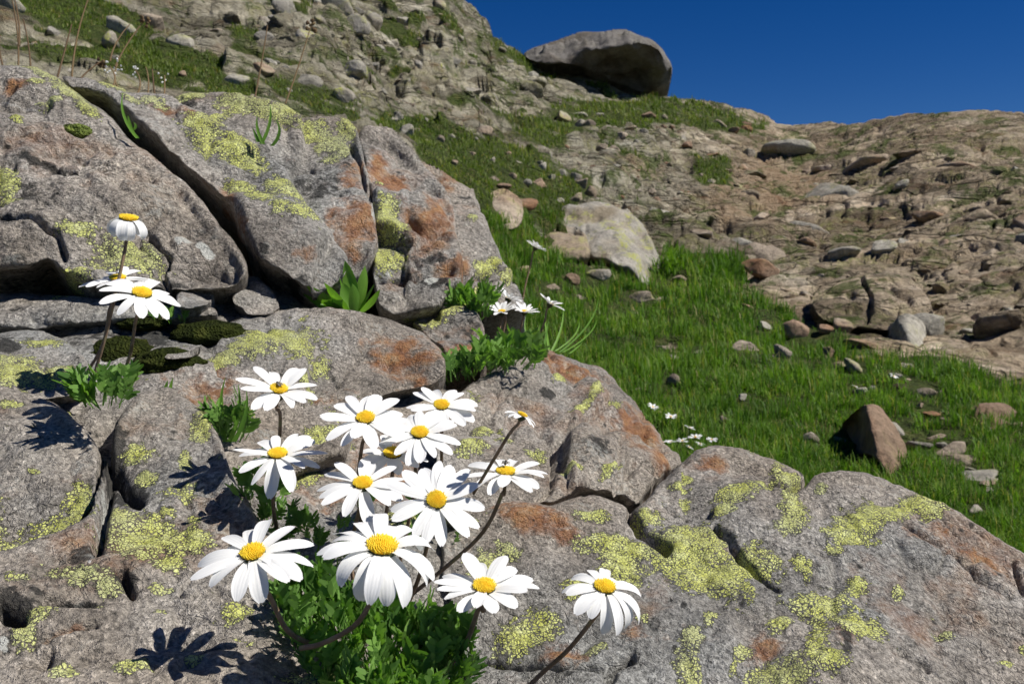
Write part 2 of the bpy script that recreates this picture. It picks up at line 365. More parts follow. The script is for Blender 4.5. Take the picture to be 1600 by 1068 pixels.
def petalm():
    n = N('petal'); uv = n.attr('across'); al = n.attr('along')
    st = n.math('SINE', n.math('MULTIPLY', uv, 30))
    c = n.ramp(al, [(0, (.74, .74, .52)), (.12, (.84, .84, .82)), (1, (.86, .86, .86))])
    return n.bsdf(c, .5, n.bump(n.math('ADD', st, n.math('MULTIPLY', n.noise(600, 2), 1.5)), .00006, .3), .25, .25, (.82, .84, .84))
M['petal'] = petalm()
def discm():
    n = N('flower_disc'); a = n.attr('rim')
    c = n.ramp(n.math('ADD', a, n.math('MULTIPLY', n.math('SUBTRACT', n.noise(900, 2), .5), .8)), [(.0, (.70, .34, .006)), (.45, (.82, .50, .012)), (1, (.90, .68, .05))])
    return n.bsdf(c, .6, None, .2, .12, (.85, .45, .01))
M['disc'] = discm()
def stemm():
    n = N('flower_stem'); n1 = n.noise(130, 4, .6)
    c = n.ramp(n1, [(.3, (.13, .095, .05)), (.55, (.24, .16, .11)), (.75, (.25, .23, .11))])
    return n.bsdf(c, .7, n.bump(n.noise(1500, 2), .0004, .6), .25)
M['stem'] = stemm()
def plain(name, c, r=.6, spec=.3):
    return N(name).bsdf(c, r, None, spec)
M['calyx'] = leaf_material('calyx', (.02, .03, .010), (.05, .06, .02), 300, .05, .7)
M['fly'] = plain('fly_body', (.028, .026, .022), .45); M['wing'] = N('fly_wing').bsdf((.22, .21, .19), .3, None, .5, .4)
M['tiny'] = plain('tiny_flower', (.75, .75, .72), .6)

# ------------------------------------------------------------------ mountainside (terrain)
SKY = np.array([(-700, -230), (-500, -200), (0, -180), (400, -120), (690, -12), (722, 2), (745, 18), (760, 35), (770, 58), (800, 72), (830, 94), (860, 108), (900, 120), (1000, 146), (1050, 148), (1100, 156),
                (1150, 166), (1200, 181), (1228, 194), (1260, 192), (1330, 187), (1400, 180), (1450, 173), (1530, 174), (1600, 179), (2300, 200)], float)
DC = [(-700, -230, 9), (-500, -200, 9), (0, -180, 9.5), (400, -120, 11), (700, -8, 12.5), (770, 60, 13), (850, 95, 14), (1000, 138, 14), (1100, 152, 14.5), (1228, 193, 15), (1330, 186, 14), (1450, 172, 12.5), (1600, 178, 11.5), (2300, 200, 10),
      (0, 60, 5), (300, 80, 6), (100, 0, 6.5), (600, 80, 9.5), (600, 150, 7.5), (700, 250, 6), (850, 200, 10), (950, 190, 11.5), (1000, 240, 10), (800, 330, 5.5), (560, 190, 5.7), (-600, 60, 4.5),
      (1200, 300, 10), (1130, 260, 11), (1400, 300, 9), (1600, 300, 7.5), (2300, 300, 6.2), (1200, 400, 7), (1400, 420, 6.2), (1600, 430, 5.2), (1600, 560, 3.9), (2300, 500, 3.8),
      (1000, 420, 6.3), (850, 400, 5.3), (1100, 480, 5), (900, 520, 4), (1100, 560, 3.8), (1400, 500, 4.8), (1400, 600, 3.4), (1365, 680, 2.8), (1075, 690, 2.6), (1600, 700, 2.6), (1500, 800, 2.1), (1600, 860, 1.9), (2300, 850, 1.8),
      (1000, 900, 1.8), (600, 900, 1.7), (600, 500, 3.2), (0, 450, 2.6), (0, 900, 1.6), (-600, 450, 2.4), (-600, 900, 1.5), (300, 300, 3.6), (0, 200, 3.4)]
DC = np.array(DC, float)
def t_depth(uv): return np.exp(rbf(DC[:, :2], uv, np.log(DC[:, 2])))
GRASS = [  # polygon, strength
    ([(760, 350), (830, 330), (870, 400), (1030, 430), (1050, 395), (1165, 388), (1160, 450), (1230, 480), (1290, 520), (1400, 550), (1480, 545), (1560, 600), (2300, 640), (2300, 1000), (600, 1000), (640, 500), (780, 430)], 1.0),
    ([(560, 168), (640, 172), (760, 212), (840, 240), (920, 282), (930, 305), (880, 335), (830, 345), (760, 360), (700, 300), (640, 215), (560, 195)], .78),
    ([(770, 200), (860, 160), (960, 150), (1060, 142), (1205, 188), (1190, 215), (1050, 205), (960, 205), (850, 230)], .66),
    ([(20, -60), (160, -20), (250, 60), (350, 85), (352, 128), (250, 130), (160, 100), (130, 50), (0, 10)], .92),
    ([(360, 95), (470, 120), (580, 160), (560, 185), (440, 170), (370, 130)], .62),
    ([(1080, 238), (1135, 235), (1155, 285), (1095, 292)], .7), ([(772, 60), (835, 84), (822, 104), (772, 90)], .85), ([(560, 20), (600, 25), (610, 55), (570, 60)], .7),
    ([(700, 90), (800, 110), (830, 160), (760, 190), (700, 150)], .45), ([(940, 210), (1020, 205), (1010, 230), (950, 235)], .4)]
DIRT = [([(1080, 250), (1180, 215), (1320, 235), (1330, 300), (1200, 350), (1100, 340)], .85), ([(900, 220), (1080, 215), (1060, 290), (960, 300)], .6), ([(1150, 400), (1230, 420), (1300, 470), (1230, 480), (1160, 460)], .8), ([(1270, 150), (1500, 210), (1500, 260), (1300, 250)], .5)]
def region(uv, polys, soft):
    o = np.zeros(len(uv))
    for pl, s in polys: o = np.maximum(o, s * np.clip(.5 + poly_sd(uv, pl)[0] / soft, 0, 1))
    return o

def build_terrain():
    us = np.concatenate([np.arange(-700, -20, 12), np.arange(-20, 1620, 2.6), np.arange(1620, 2301, 12)])
    J = 420; ts = np.linspace(0, 1, J) ** 1.12
    vs = np.interp(us, SKY[:, 0], SKY[:, 1]); vb = 960.0
    U = np.repeat(us[None], J, 0); V = vs[None] + (vb - vs[None]) * ts[:, None]
    uv = np.stack([U.ravel(), V.ravel()], 1)
    d = t_depth(uv); p = P(uv[:, 0], uv[:, 1], d)
    wob = np.stack([fbm(p * .9, 3), fbm(p * .9 + 30, 3)], 1)
    uvw = uv + 22 * wob
    g = region(uvw, GRASS, 26); dirt = region(uvw + 30 * wob, DIRT, 90)
    g = g + .35 * (fbm(p * 2.2 + 9, 4)) * (g > .02) * np.where(uv[:, 1] > 480, .35, 1)
    g = np.clip(g, 0, 1.05)
    left = np.clip((1150 - uv[:, 0]) / 250, 0, 1) * np.clip((480 - uv[:, 1]) / 80, 0, 1)
    gp = fbm(p * 1.7 + 21, 4); g = np.maximum(g, left * np.clip(gp * 3.2 - .25, 0, .8)); g = np.where(uv[:, 1] > 430, g * (1 - .75 * np.clip(fbm(p * 3.1 + 71, 3) * 4 - 1.1, 0, 1)), g)
    rocky = np.clip(1.15 - g * 1.5, .0, 1)
    # fractured bedrock, layered across the slope
    q = p * np.array([.9, .9, 1.5]); q = q + .3 * np.stack([perlin(p * .7), perlin(p * .7 + 9), perlin(p * .7 + 19)], 1)
    f1, e1 = facets(q, 1.15, .55, .35, .4); f2, e2 = facets(q + 7, 2.7, .6, .4, .35); f3, e3 = facets(q + 3, 6.0, .6, .5, .35); f4 = 0
    amp = np.clip(d / 8, .3, 1.0)
    h = rocky * amp * (f1 * (.5 + .5 * left) + f2 * (.5 + .9 * left) + f3 * (.38 + .6 * left) + .10 * fbm(p * .8, 4) + .03 * fbm(p * 5, 3, .55) - .05 * np.exp(-(e2 / .03) ** 2) - .03 * np.exp(-(e3 / .05) ** 2) - .05)
    h = h + (1 - rocky) * amp * (.10 * fbm(p * 1.7, 3) + .05 * fbm(p * 5.5, 3) - .02)
    hd = np.array([-.05, -.45, .89])
    fade = np.interp(ts, [0, .05, .2], [.45, .8, 1.0]); fade = np.repeat(fade[:, None], len(us), 1).ravel()
    p = p + hd * (h * fade)[:, None]
    I = len(us); Pg = p.reshape(J, I, 3)
    # the far side of the ridge falls away
    back = [Pg[0] + np.array([0, .5 * k, -.06 * k * k]) * 1.0 for k in (9, 7, 5, 3.5, 2.2, 1.2, .5)]
    # the near rim runs down and on under the rocks and the viewer
    front = [np.stack([Pg[-1][:, 0] * (1 - .1 * k), Pg[-1][:, 1] - .45 * k, Pg[-1][:, 2] - .05 * k + 0 * k], 1) for k in (1, 2, 3, 5, 8)]
    A = np.concatenate([np.array(back), Pg, np.array(front)], 0)
    nb = len(back); R = A.shape[0]
    gg = np.concatenate([np.repeat(g.reshape(J, I)[:1], nb, 0), g.reshape(J, I), np.repeat(g.reshape(J, I)[-1:], len(front), 0)], 0)
    dd = np.concatenate([np.repeat(dirt.reshape(J, I)[:1], nb, 0), dirt.reshape(J, I), np.repeat(dirt.reshape(J, I)[-1:], len(front), 0)], 0)
    idx = np.arange(R * I).reshape(R, I)
    Q = np.stack([idx[:-1, :-1], idx[1:, :-1], idx[1:, 1:], idx[:-1, 1:]], -1).reshape(-1, 4)
    me = mesh_from('mountainside', A.reshape(-1, 3), Q, attrs={'grass': gg.ravel(), 'dirt': dd.ravel()})
    o = link('terrain', me, M['hill']); tag(o, 'rocky alpine mountainside with turf and bare ochre slopes', None, None, 'structure')
    return us, ts, vs, vb, Pg, g.reshape(J, I)
T_us, T_ts, T_vs, T_vb, T_P, T_g = build_terrain()
def t_at(u, v, field=None):
    """terrain point (or a field on it) under photograph pixels"""
    field = T_P if field is None else field
    u = np.atleast_1d(np.asarray(u, float)); v = np.atleast_1d(np.asarray(v, float))
    fi = np.interp(u, T_us, np.arange(len(T_us))); vs = np.interp(u, T_us, T_vs)
    tt = np.clip((v - vs) / (T_vb - vs), 0, 1); fj = np.interp(tt, T_ts, np.arange(len(T_ts)))
    i = np.clip(fi.astype(int), 0, len(T_us) - 2); j = np.clip(fj.astype(int), 0, len(T_ts) - 2); a = fi - i; b = fj - j
    if field.ndim == 3: a = a[:, None]; b = b[:, None]
    return field[j, i] * (1 - a) * (1 - b) + field[j, i + 1] * a * (1 - b) + field[j + 1, i] * (1 - a) * b + field[j + 1, i + 1] * a * b
def depth_of(p): return (np.asarray(p) - CAM) @ FWD

# ------------------------------------------------------------------ rocks built from an outline, a surface and a thickness
ROCKS = {}
def blobs(uv, lst):
    o = np.zeros(len(uv))
    for b in lst:
        u, v, ru, rv = b[:4]; a = math.radians(b[4]) if len(b) > 4 else 0; s = b[5] if len(b) > 5 else 1
        du = uv[:, 0] - u; dv = uv[:, 1] - v; x = du * math.cos(a) + dv * math.sin(a); y = -du * math.sin(a) + dv * math.cos(a)
        r = np.sqrt((x / ru) ** 2 + (y / rv) ** 2); o = np.maximum(o, s * np.clip(1 - .5 * r, 0, 1) ** 1.0)
    return o
def slab_rock(name, outline, ctrl, thick, rnd=(22, .02), step=3.0, amp=1.0, edge=3.0, seed=1, mat=None, lichen=(), rust=(), dark=(), pale=(), cracks=(), smooth_fit=False, back=(0, .25, -.35), fs=9.0, rk=.36, rough=1.0):
    poly = rough_poly(outline, edge, seed)
    lo = poly.min(0) - step; hi = poly.max(0) + step
    gu = np.arange(lo[0], hi[0], step); gv = np.arange(lo[1], hi[1], step)
    U, V = np.meshgrid(gu, gv); uv = np.stack([U.ravel(), V.ravel()], 1)
    sd, near = poly_sd(uv, poly)
    keep = (sd > -step * .75).reshape(U.shape)
    fk = keep[:-1, :-1] & keep[1:, :-1] & keep[1:, 1:] & keep[:-1, 1:]
    idx = np.arange(U.size).reshape(U.shape)
    Q = np.stack([idx[:-1, :-1], idx[1:, :-1], idx[1:, 1:], idx[:-1, 1:]], -1)[fk]
    used = np.unique(Q); rm = np.full(U.size, -1); rm[used] = np.arange(len(used)); Q = rm[Q]
    uv = uv[used]; sd = sd[used]; near = near[used]
    e = np.concatenate([Q[:, [0, 1]], Q[:, [1, 2]], Q[:, [2, 3]], Q[:, [3, 0]]]); es = np.sort(e, 1)
    key = es[:, 0].astype(np.int64) * len(uv) + es[:, 1]; _, inv, cnt = np.unique(key, return_inverse=True, return_counts=True)
    be = e[cnt[inv] == 1]; bv = np.unique(be)
    uv[bv] = near[bv]; sd[bv] = 0; sd = np.maximum(sd, 0)
    c = np.array(ctrl, float)
    if smooth_fit: inv_d = rbf(c[:, :2], uv, 1 / c[:, 2])
    else:
        A = np.c_[np.ones(len(c)), c[:, :2]]; k = np.linalg.lstsq(A, 1 / c[:, 2], rcond=None)[0]; inv_d = k[0] + uv @ k[1:]
        res = 1 / c[:, 2] - A @ k
        wts = 1 / (((uv[:, None] - c[None, :, :2]) ** 2).sum(-1) + 60 ** 2); inv_d = inv_d + (wts * res).sum(1) / wts.sum(1)
    d = 1 / np.maximum(inv_d, 1e-3)
    rn_ = rnd[0] * rk; s = np.clip((sd * (1 + .5 * fbm(np.c_[uv / 30, np.full(len(uv), seed)], 3))) / rn_, 0, 1); d = d + rnd[1] * rk * (1 - np.sqrt(np.clip(1 - (1 - s) ** 2, 0, 1)))
    p = P(uv[:, 0], uv[:, 1], d)
    A = np.c_[np.ones(len(p)), p[:, 0], p[:, 2]] if False else None
    cen = p.mean(0); nrm = np.linalg.svd((p - cen)[::max(1, len(p) // 3000)], full_matrices=False)[2][2]
    if nrm @ (CAM - cen) < 0: nrm = -nrm
    S = np.median(d) / .5          # feature size grows with distance
    q = p / S + seed * 1.7
    f1, e1 = facets(q, fs, .42, .28, .24); f2, e2 = facets(q + 3, fs * 2.8, .45, .3, .32)
    h = S * (.55 * f1 + .60 * f2 + rough * (.007 * fbm(q * 7, 5, .55) + .0045 * fbm(q * 26, 3, .6) + .0035 * fbm(q * 60, 3, .6)) - .0018 * np.exp(-(e2 / .03) ** 2)) * amp
    # fissures wander across the face
    qq = q * np.array([5.5, 5.5, 9.]) + .5 * np.stack([fbm(q * 16, 3), fbm(q * 16 + 9, 3), fbm(q * 16 + 19, 3)], -1)
    fz = np.exp(-(perlin(qq) / .028) ** 2) * np.clip(perlin(q * 4 + 31) * 4, 0, 1); h = h - .007 * S * amp * fz
    fz2 = np.exp(-(perlin(qq * 2.3 + 50) / .05) ** 2) * np.clip(perlin(q * 6 + 61) * 4, 0, 1); h = h - .0035 * S * amp * fz2
    # small pits
    pf, _, ph, _ = cells(q * 55); h = h - S * .0022 * amp * np.exp(-(pf / .3) ** 2) * (ph[:, 4] > .6)
    h = h * np.clip(.25 + sd / (rnd[0] * .8), 0, 1)
    for line, wd, dp in cracks:
        ld = line_d(uv + 3 * np.stack([perlin(np.c_[uv / 14, np.full(len(uv), 3.)]), perlin(np.c_[uv / 14, np.full(len(uv), 8.)])], 1), line); h = h - dp * 1.25 * np.exp(-(ld / (wd * .62)) ** 1.3)
    for _ in range(1):   # weathering: soften the steepest breaks a little
        nb_ = np.zeros(len(h)); ct_ = np.zeros(len(h))
        for a_, b_ in ((0, 1), (1, 2), (2, 3), (3, 0)):
            nb_ += np.bincount(Q[:, a_], h[Q[:, b_]], len(h)) + np.bincount(Q[:, b_], h[Q[:, a_]], len(h)); ct_ += np.bincount(Q[:, a_], minlength=len(h)) + np.bincount(Q[:, b_], minlength=len(h))
        h = .5 * h + .5 * nb_ / np.maximum(ct_, 1)
    li = blobs(uv, lichen); h = h + .0012 * S * np.clip((li - .45) * 4, 0, 1)
    p = p + nrm * h[:, None]
    # side wall: the rock goes on behind its face
    rings = [p]; bi = {int(x): k for k, x in enumerate(bv)}
    bd = np.array(back, float); Qs = [Q]; n0 = len(p); prev = bv.copy(); base = p[bv]; cb = base.mean(0)
    view = base - CAM; view /= np.linalg.norm(view, axis=1)[:, None]
    for r, t in enumerate((.06, .25, .6, 1.0)):
        pr = base + (view * .75 + bd * .9) * (thick * t) - (base - cb) * (.05 * t) + (nrm * (S * .012 * fbm(base / S * 14 + r, 3))[:, None])
        rings.append(pr); cur = np.arange(len(bv)) + n0; n0 += len(bv)
        m1 = np.array([prev[bi[int(a)]] for a in be[:, 0]]); m2 = np.array([prev[bi[int(b)]] for b in be[:, 1]])
        c1 = np.array([cur[bi[int(a)]] for a in be[:, 0]]); c2 = np.array([cur[bi[int(b)]] for b in be[:, 1]])
        Qs.append(np.stack([m2, m1, c1, c2], 1)); prev = cur
    Va = np.concatenate(rings); Qa = np.concatenate(Qs)
    at = {}
    for nme, lst in (('lichen', lichen), ('rust', rust), ('dark', dark), ('pale', pale)):
        a = blobs(uv, lst); at[nme] = np.concatenate([a] + [a[bv]] * 4)
    org = cen
    me = mesh_from(name, Va - org, Qa, attrs=at)
    o = link(name, me, mat or M['rock'], loc=org)
    ROCKS[o.name] = (uv, p, Q)
    return o
ALLUV = []
def on_rock(o, u, v):
    """point on the face of a built rock under a photograph pixel"""
    uv, p, _ = ROCKS[o.name]; k = np.argmin(((uv - np.array([u, v])) ** 2).sum(1)); return p[k]

# ---- near rocks -------------------------------------------------------------------------------
soil_o = slab_rock('ground', [(-300, 480), (100, 470), (330, 465), (440, 445), (540, 500), (640, 570), (720, 620), (820, 660), (930, 710), (990, 780), (1100, 800), (1300, 850), (1600, 960), (1900, 1050), (1900, 1400), (-300, 1400)],
                   [(0, 500, .70), (560, 520, .78), (800, 640, .68), (1000, 790, .60), (1600, 1000, .56), (60, 620, .55), (160, 640, .53), (165, 740, .485), (0, 860, .43), (0, 1068, .40), (500, 1068, .37), (560, 760, .535), (1000, 1068, .45), (430, 850, .425), (700, 850, .475), (360, 740, .475), (280, 620, .545), (620, 960, .40), (620, 1068, .36), (540, 880, .435), (200, 560, .63)], .55, (40, .05), 4, .8, 5, 2, fs=14,
                   rust=[(620, 760, 160, 60, 0, .7), (300, 640, 60, 40, 0, .8)], dark=[(250, 520, 200, 50, 0, .75), (560, 960, 140, 80, 0, .6), (160, 740, 30, 100, 0, .7), (800, 790, 120, 20, 0, .7)], lichen=[(505, 690, 40, 20), (640, 820, 40, 20), (470, 740, 30, 14)])
tag(soil_o, 'stained bedrock and soil between the lichened rocks', None, None, 'structure')
R = {}
R[1] = slab_rock('boulder', [(-320, 60), (-150, 85), (0, 98), (40, 101), (85, 122), (136, 157), (173, 182), (196, 212), (255, 254), (297, 291), (330, 330), (345, 352), (371, 377), (386, 404), (384, 424), (368, 437), (321, 444), (264, 446), (200, 449), (132, 446), (105, 430), (76, 403), (45, 421), (0, 424), (-150, 430), (-320, 440)],
    [(-150, 100, .86), (0, 100, .87), (136, 160, .86), (0, 250, .75), (200, 300, .74), (330, 340, .74), (0, 415, .665), (200, 440, .665), (371, 410, .69), (100, 330, .70)], .35, (26, .035), mat=M['rock_mid' if 1 else 'rock'], seed=1, amp=1.0,
    lichen=[(75, 118, 34, 10, 25), (110, 148, 34, 13, 30), (138, 176, 25, 10, 30), (60, 136, 18, 6), (82, 166, 20, 6), (5, 288, 24, 24), (12, 312, 20, 9), (122, 360, 28, 13), (190, 396, 58, 26), (120, 427, 26, 13), (218, 408, 28, 14), (30, 200, 10, 6), (200, 380, 20, 12)],
    dark=[(60, 312, 75, 35, 10, .62), (75, 262, 55, 9, 15, .9), (20, 410, 60, 20, 0, .7), (250, 430, 80, 12, 0, .7), (10, 345, 30, 10, 20, .9), (225, 355, 20, 20, 0, .6)], pale=[(285, 362, 18, 7), (315, 372, 16, 8, 20)], rust=[(25, 135, 25, 8), (210, 290, 20, 12, 0, .6)],
    cracks=[([(0, 340), (60, 355), (90, 372), (100, 400)], 5, .012), ([(60, 255), (90, 265), (118, 272)], 4, .010), ([(230, 360), (262, 385), (250, 410), (262, 446)], 5, .014), ([(170, 250), (175, 235), (160, 230)], 5, .006)])
tag(R[1], 'big grey boulder split by a diagonal crack, yellow lichen along its upper rim', 'boulder')
R[2] = slab_rock('rock_ledge', [(-320, 470), (0, 461), (60, 458), (128, 464), (180, 476), (240, 470), (330, 476), (345, 492), (230, 502), (130, 506), (60, 512), (-320, 530)],
    [(-150, 465, .70), (0, 465, .69), (300, 480, .69), (-100, 515, .64), (100, 503, .635), (300, 495, .66)], .25, (12, .02), mat=M['rock_mid' if 1 else 'rock'], seed=2, amp=.6, edge=2.5, lichen=[(100, 470, 25, 5, 0, .8)], dark=[(30, 490, 90, 10, 0, .55)])
tag(R[2], 'low flat rock ledge in the shade gap under the big split boulder', 'rock')
R[3] = slab_rock('boulder', [(92, 119), (130, 121), (165, 131), (194, 142), (264, 150), (290, 163), (321, 179), (363, 204), (412, 229), (440, 250), (455, 270), (460, 295), (492, 338), (520, 368), (545, 398), (545, 424), (510, 443), (470, 439), (445, 423), (405, 408), (388, 378), (372, 345), (358, 315), (330, 290), (300, 264), (262, 228), (232, 204), (200, 172), (165, 152), (112, 136)],
    [(100, 125, .93), (200, 150, .93), (290, 165, .93), (412, 230, .91), (300, 250, .84), (380, 330, .78), (400, 400, .725), (470, 436, .71), (540, 420, .74), (455, 280, .86), (480, 350, .79)], .30, (18, .03), mat=M['rock_mid' if 1 else 'rock'], seed=3, amp=.9,
    lichen=[(322, 202, 38, 19, 22), (368, 224, 40, 17, 25), (398, 238, 22, 12, 30), (375, 290, 25, 14, 35), (405, 320, 28, 14, 35), (432, 290, 22, 18, 30), (452, 318, 30, 22, 40), (466, 350, 26, 18), (440, 345, 24, 10), (180, 134, 26, 6, 15), (240, 156, 24, 6, 5), (205, 157, 20, 5, 20)],
    rust=[(265, 168, 30, 8, 10, .8), (300, 180, 25, 6, 20, .7), (355, 300, 10, 30, -30, .8), (375, 350, 8, 25, -20, .8), (470, 400, 40, 16, 0, .55)], dark=[(470, 430, 60, 10, 0, .8), (410, 400, 18, 14, 0, .75), (420, 290, 8, 16, 30, .7)], pale=[(378, 370, 5, 14, -20), (387, 392, 4, 12, -15)])
tag(R[3], 'long slanting grey slab with bright yellow lichen, leaning along the diagonal crack', 'boulder')
R[4] = slab_rock('boulder', [(262, 152), (300, 146), (345, 143), (402, 150), (432, 160), (470, 182), (505, 177), (540, 181), (560, 200), (566, 235), (574, 268), (577, 300), (586, 335), (590, 380), (580, 405), (548, 440), (480, 440), (440, 330), (330, 210)],
    [(300, 150, 1.0), (400, 152, 1.02), (500, 180, 1.0), (560, 205, .98), (430, 240, .95), (500, 290, .885), (570, 320, .86), (585, 400, .80), (530, 420, .79)], .30, (16, .03), mat=M['rock_mid' if 1 else 'rock'], seed=4, amp=.9,
    lichen=[(372, 166, 34, 16, 10), (425, 182, 40, 14, 15), (482, 196, 18, 12), (512, 207, 32, 18, 25), (545, 192, 20, 12), (516, 232, 20, 8), (300, 148, 30, 5), (340, 190, 20, 8), (452, 172, 20, 10, 20), (535, 222, 14, 12, 40)],
    rust=[(545, 265, 30, 25, 0, .75), (555, 350, 40, 40, 0, .8), (530, 390, 40, 25, 0, .7), (450, 250, 30, 14, 20, .5)], dark=[(500, 290, 62, 52, 0, .66), (290, 160, 35, 12, 10, .75), (540, 250, 25, 18, 0, .6), (440, 225, 25, 12, 20, .6)], pale=[(585, 320, 5, 25)],
    cracks=[([(545, 215), (562, 245), (568, 275), (578, 310)], 3.5, .012), ([(455, 265), (485, 255)], 4, .008), ([(500, 348), (520, 338)], 3, .006)])
tag(R[4], 'dark grey boulder with lichened crest behind the long slanting slab', 'boulder')
R[5] = slab_rock('boulder', [(560, 205), (570, 194), (612, 198), (640, 222), (655, 245), (680, 270), (702, 300), (712, 350), (722, 400), (722, 440), (700, 462), (690, 482), (640, 494), (596, 490), (586, 460), (584, 420), (586, 380), (582, 335), (576, 300), (570, 255)],
    [(570, 200, 1.02), (612, 200, 1.04), (580, 300, .90), (590, 400, .82), (640, 300, .93), (690, 300, .96), (640, 400, .83), (710, 400, .86), (600, 485, .80), (690, 475, .805)], .35, (16, .035), mat=M['rock_mid' if 1 else 'rock'], seed=5, amp=1.0,
    lichen=[(600, 342, 24, 24), (600, 386, 28, 26), (612, 365, 26, 15), (592, 402, 32, 10), (592, 290, 7, 7), (625, 385, 14, 12)],
    rust=[(615, 280, 26, 16, 0, 1), (590, 250, 16, 30, 0, .85), (680, 345, 36, 42, 30, .95), (590, 225, 25, 20, 0, .8), (640, 330, 30, 30, 0, .55), (620, 430, 40, 12, 0, .7), (700, 430, 20, 25, 0, .9), (720, 415, 14, 18, 0, .9)],
    dark=[(670, 400, 45, 35, 0, .64), (680, 440, 30, 20, 0, .7), (640, 425, 40, 12, 0, .6)], pale=[(583, 345, 6, 24), (600, 415, 20, 8, 0, .8), (675, 435, 12, 6)],
    cracks=[([(640, 340), (660, 360), (700, 370)], 7, .012), ([(590, 422), (650, 430), (700, 425), (720, 430)], 5, .012), ([(690, 360), (640, 395), (655, 415)], 5, .008)])
tag(R[5], 'rust-stained steep boulder with lichen strip, beside the crack above the broad-leaved plant', 'boulder')
R[6] = slab_rock('boulder', [(640, 232), (665, 242), (690, 252), (737, 284), (750, 312), (756, 340), (766, 370), (794, 424), (816, 460), (822, 480), (780, 484), (735, 470), (712, 440), (700, 380), (690, 310), (660, 262)],
    [(650, 240, 1.14), (737, 288, 1.12), (700, 300, 1.07), (755, 350, 1.04), (730, 400, .97), (790, 430, .98), (740, 465, .89), (810, 470, .94)], .35, (16, .04), mat=M['rock_mid' if 1 else 'rock'], seed=6, amp=1.0,
    lichen=[(752, 425, 16, 9), (772, 414, 12, 7), (792, 430, 9, 9), (735, 350, 10, 6), (745, 460, 12, 6)], rust=[(705, 270, 20, 14, 20, .7), (715, 425, 16, 20, 0, .9), (735, 440, 20, 8, 0, .7)], dark=[(725, 300, 22, 14, 20, .7), (750, 445, 30, 8, 0, .7)],
    cracks=[([(700, 310), (730, 312), (748, 330)], 5, .014), ([(720, 440), (760, 436), (800, 440)], 4, .014)])
tag(R[6], 'narrow grey boulder standing against the meadow behind the rust-stained boulder', 'boulder')
R[7] = slab_rock('boulder', [(285, 575), (330, 555), (350, 515), (375, 494), (430, 489), (490, 487), (560, 491), (620, 504), (660, 518), (690, 545), (699, 572), (686, 592), (650, 604), (600, 612), (560, 640), (540, 720), (440, 760), (350, 720), (335, 660), (300, 610)],
    [(375, 500, .70), (500, 490, .72), (660, 525, .71), (690, 580, .635), (600, 605, .60), (430, 560, .62), (320, 590, .60), (450, 650, .56), (350, 700, .535), (540, 700, .535)], .25, (18, .035), mat=M['rock_mid' if 0 else 'rock'], seed=7, amp=.8,
    lichen=[(432, 543, 58, 20, -6), (395, 556, 42, 18, -10), (464, 552, 26, 18), (350, 580, 34, 12, -20), (505, 640, 26, 24), (500, 565, 12, 16, 60), (480, 600, 12, 8)],
    rust=[(632, 552, 56, 26, 0, 1), (590, 545, 30, 16, 0, .8), (318, 612, 45, 28, 0, .95), (530, 600, 50, 20, 0, .6), (660, 580, 30, 16, 0, .6)], dark=[(365, 505, 30, 8, 0, .7), (520, 570, 14, 40, -30, .55)],
    cracks=[([(560, 608), (620, 580), (690, 572)], 5, .010), ([(520, 590), (545, 560), (600, 520)], 4, .005)])
tag(R[7], 'broad low rock with lichen cap and rust patch behind the daisies', 'rock')
R[8] = slab_rock('rock', [(640, 500), (668, 488), (718, 480), (742, 488), (758, 520), (762, 545), (750, 566), (704, 572), (692, 545), (664, 516)],
    [(668, 490, .84), (720, 482, .86), (700, 510, .77), (752, 530, .78), (710, 565, .72)], .2, (12, .025), mat=M['rock_mid' if 1 else 'rock'], seed=8, amp=.8, edge=2.5, lichen=[(690, 498, 42, 9, -14), (715, 487, 18, 6)], rust=[(720, 545, 30, 24, 0, .85), (690, 530, 14, 12, 0, .7)], dark=[(735, 515, 22, 20, 0, .6)])
tag(R[8], 'small brown rock with yellow lichen top, wedged beside the far daisy clump', 'rock')
R[9] = slab_rock('boulder', [(690, 640), (730, 600), (770, 585), (823, 540), (872, 546), (942, 570), (971, 604), (1006, 650), (1040, 688), (1072, 714), (1050, 735), (1022, 752), (996, 785), (960, 768), (925, 764), (880, 776), (862, 787), (835, 778), (780, 800), (700, 800), (680, 700)],
    [(823, 545, .80), (872, 550, .82), (942, 575, .80), (1000, 650, .73), (1060, 712, .68), (800, 620, .66), (900, 660, .62), (960, 740, .56), (860, 780, .50), (700, 780, .485), (700, 660, .57)], .35, (20, .04), seed=9, amp=1.15,
    lichen=[(908, 638, 24, 6, -22), (765, 655, 20, 6), (870, 600, 12, 7), (925, 625, 8, 8), (838, 705, 20, 8), (735, 700, 22, 10), (790, 688, 18, 7), (960, 640, 10, 6), (890, 740, 14, 6), (950, 745, 14, 6, -20), (830, 570, 20, 6, -20)],
    rust=[(880, 572, 80, 22, 22, 1), (905, 580, 50, 18, 30, .9), (1000, 672, 42, 34, 42, 1.0), (985, 655, 30, 20, 40, .9), (930, 655, 40, 20, 0, .6), (1030, 725, 22, 12, 45, .9), (860, 570, 40, 12, 0, .9)],
    dark=[(925, 720, 28, 16, 0, .85), (790, 625, 40, 10, -20, .6), (855, 618, 14, 5, 0, .9)], pale=[],
    cracks=[([(870, 690), (900, 665), (945, 640), (962, 636)], 5, .010), ([(835, 778), (862, 760), (870, 700), (858, 690)], 4, .010), ([(770, 640), (800, 600), (870, 590), (950, 610)], 6, .006), ([(962, 768), (962, 700), (985, 690)], 4, .005), ([(870, 690), (875, 682)], 7, .02)])
tag(R[9], 'angular grey boulder with orange rust stains, its crest against the green meadow', 'boulder')
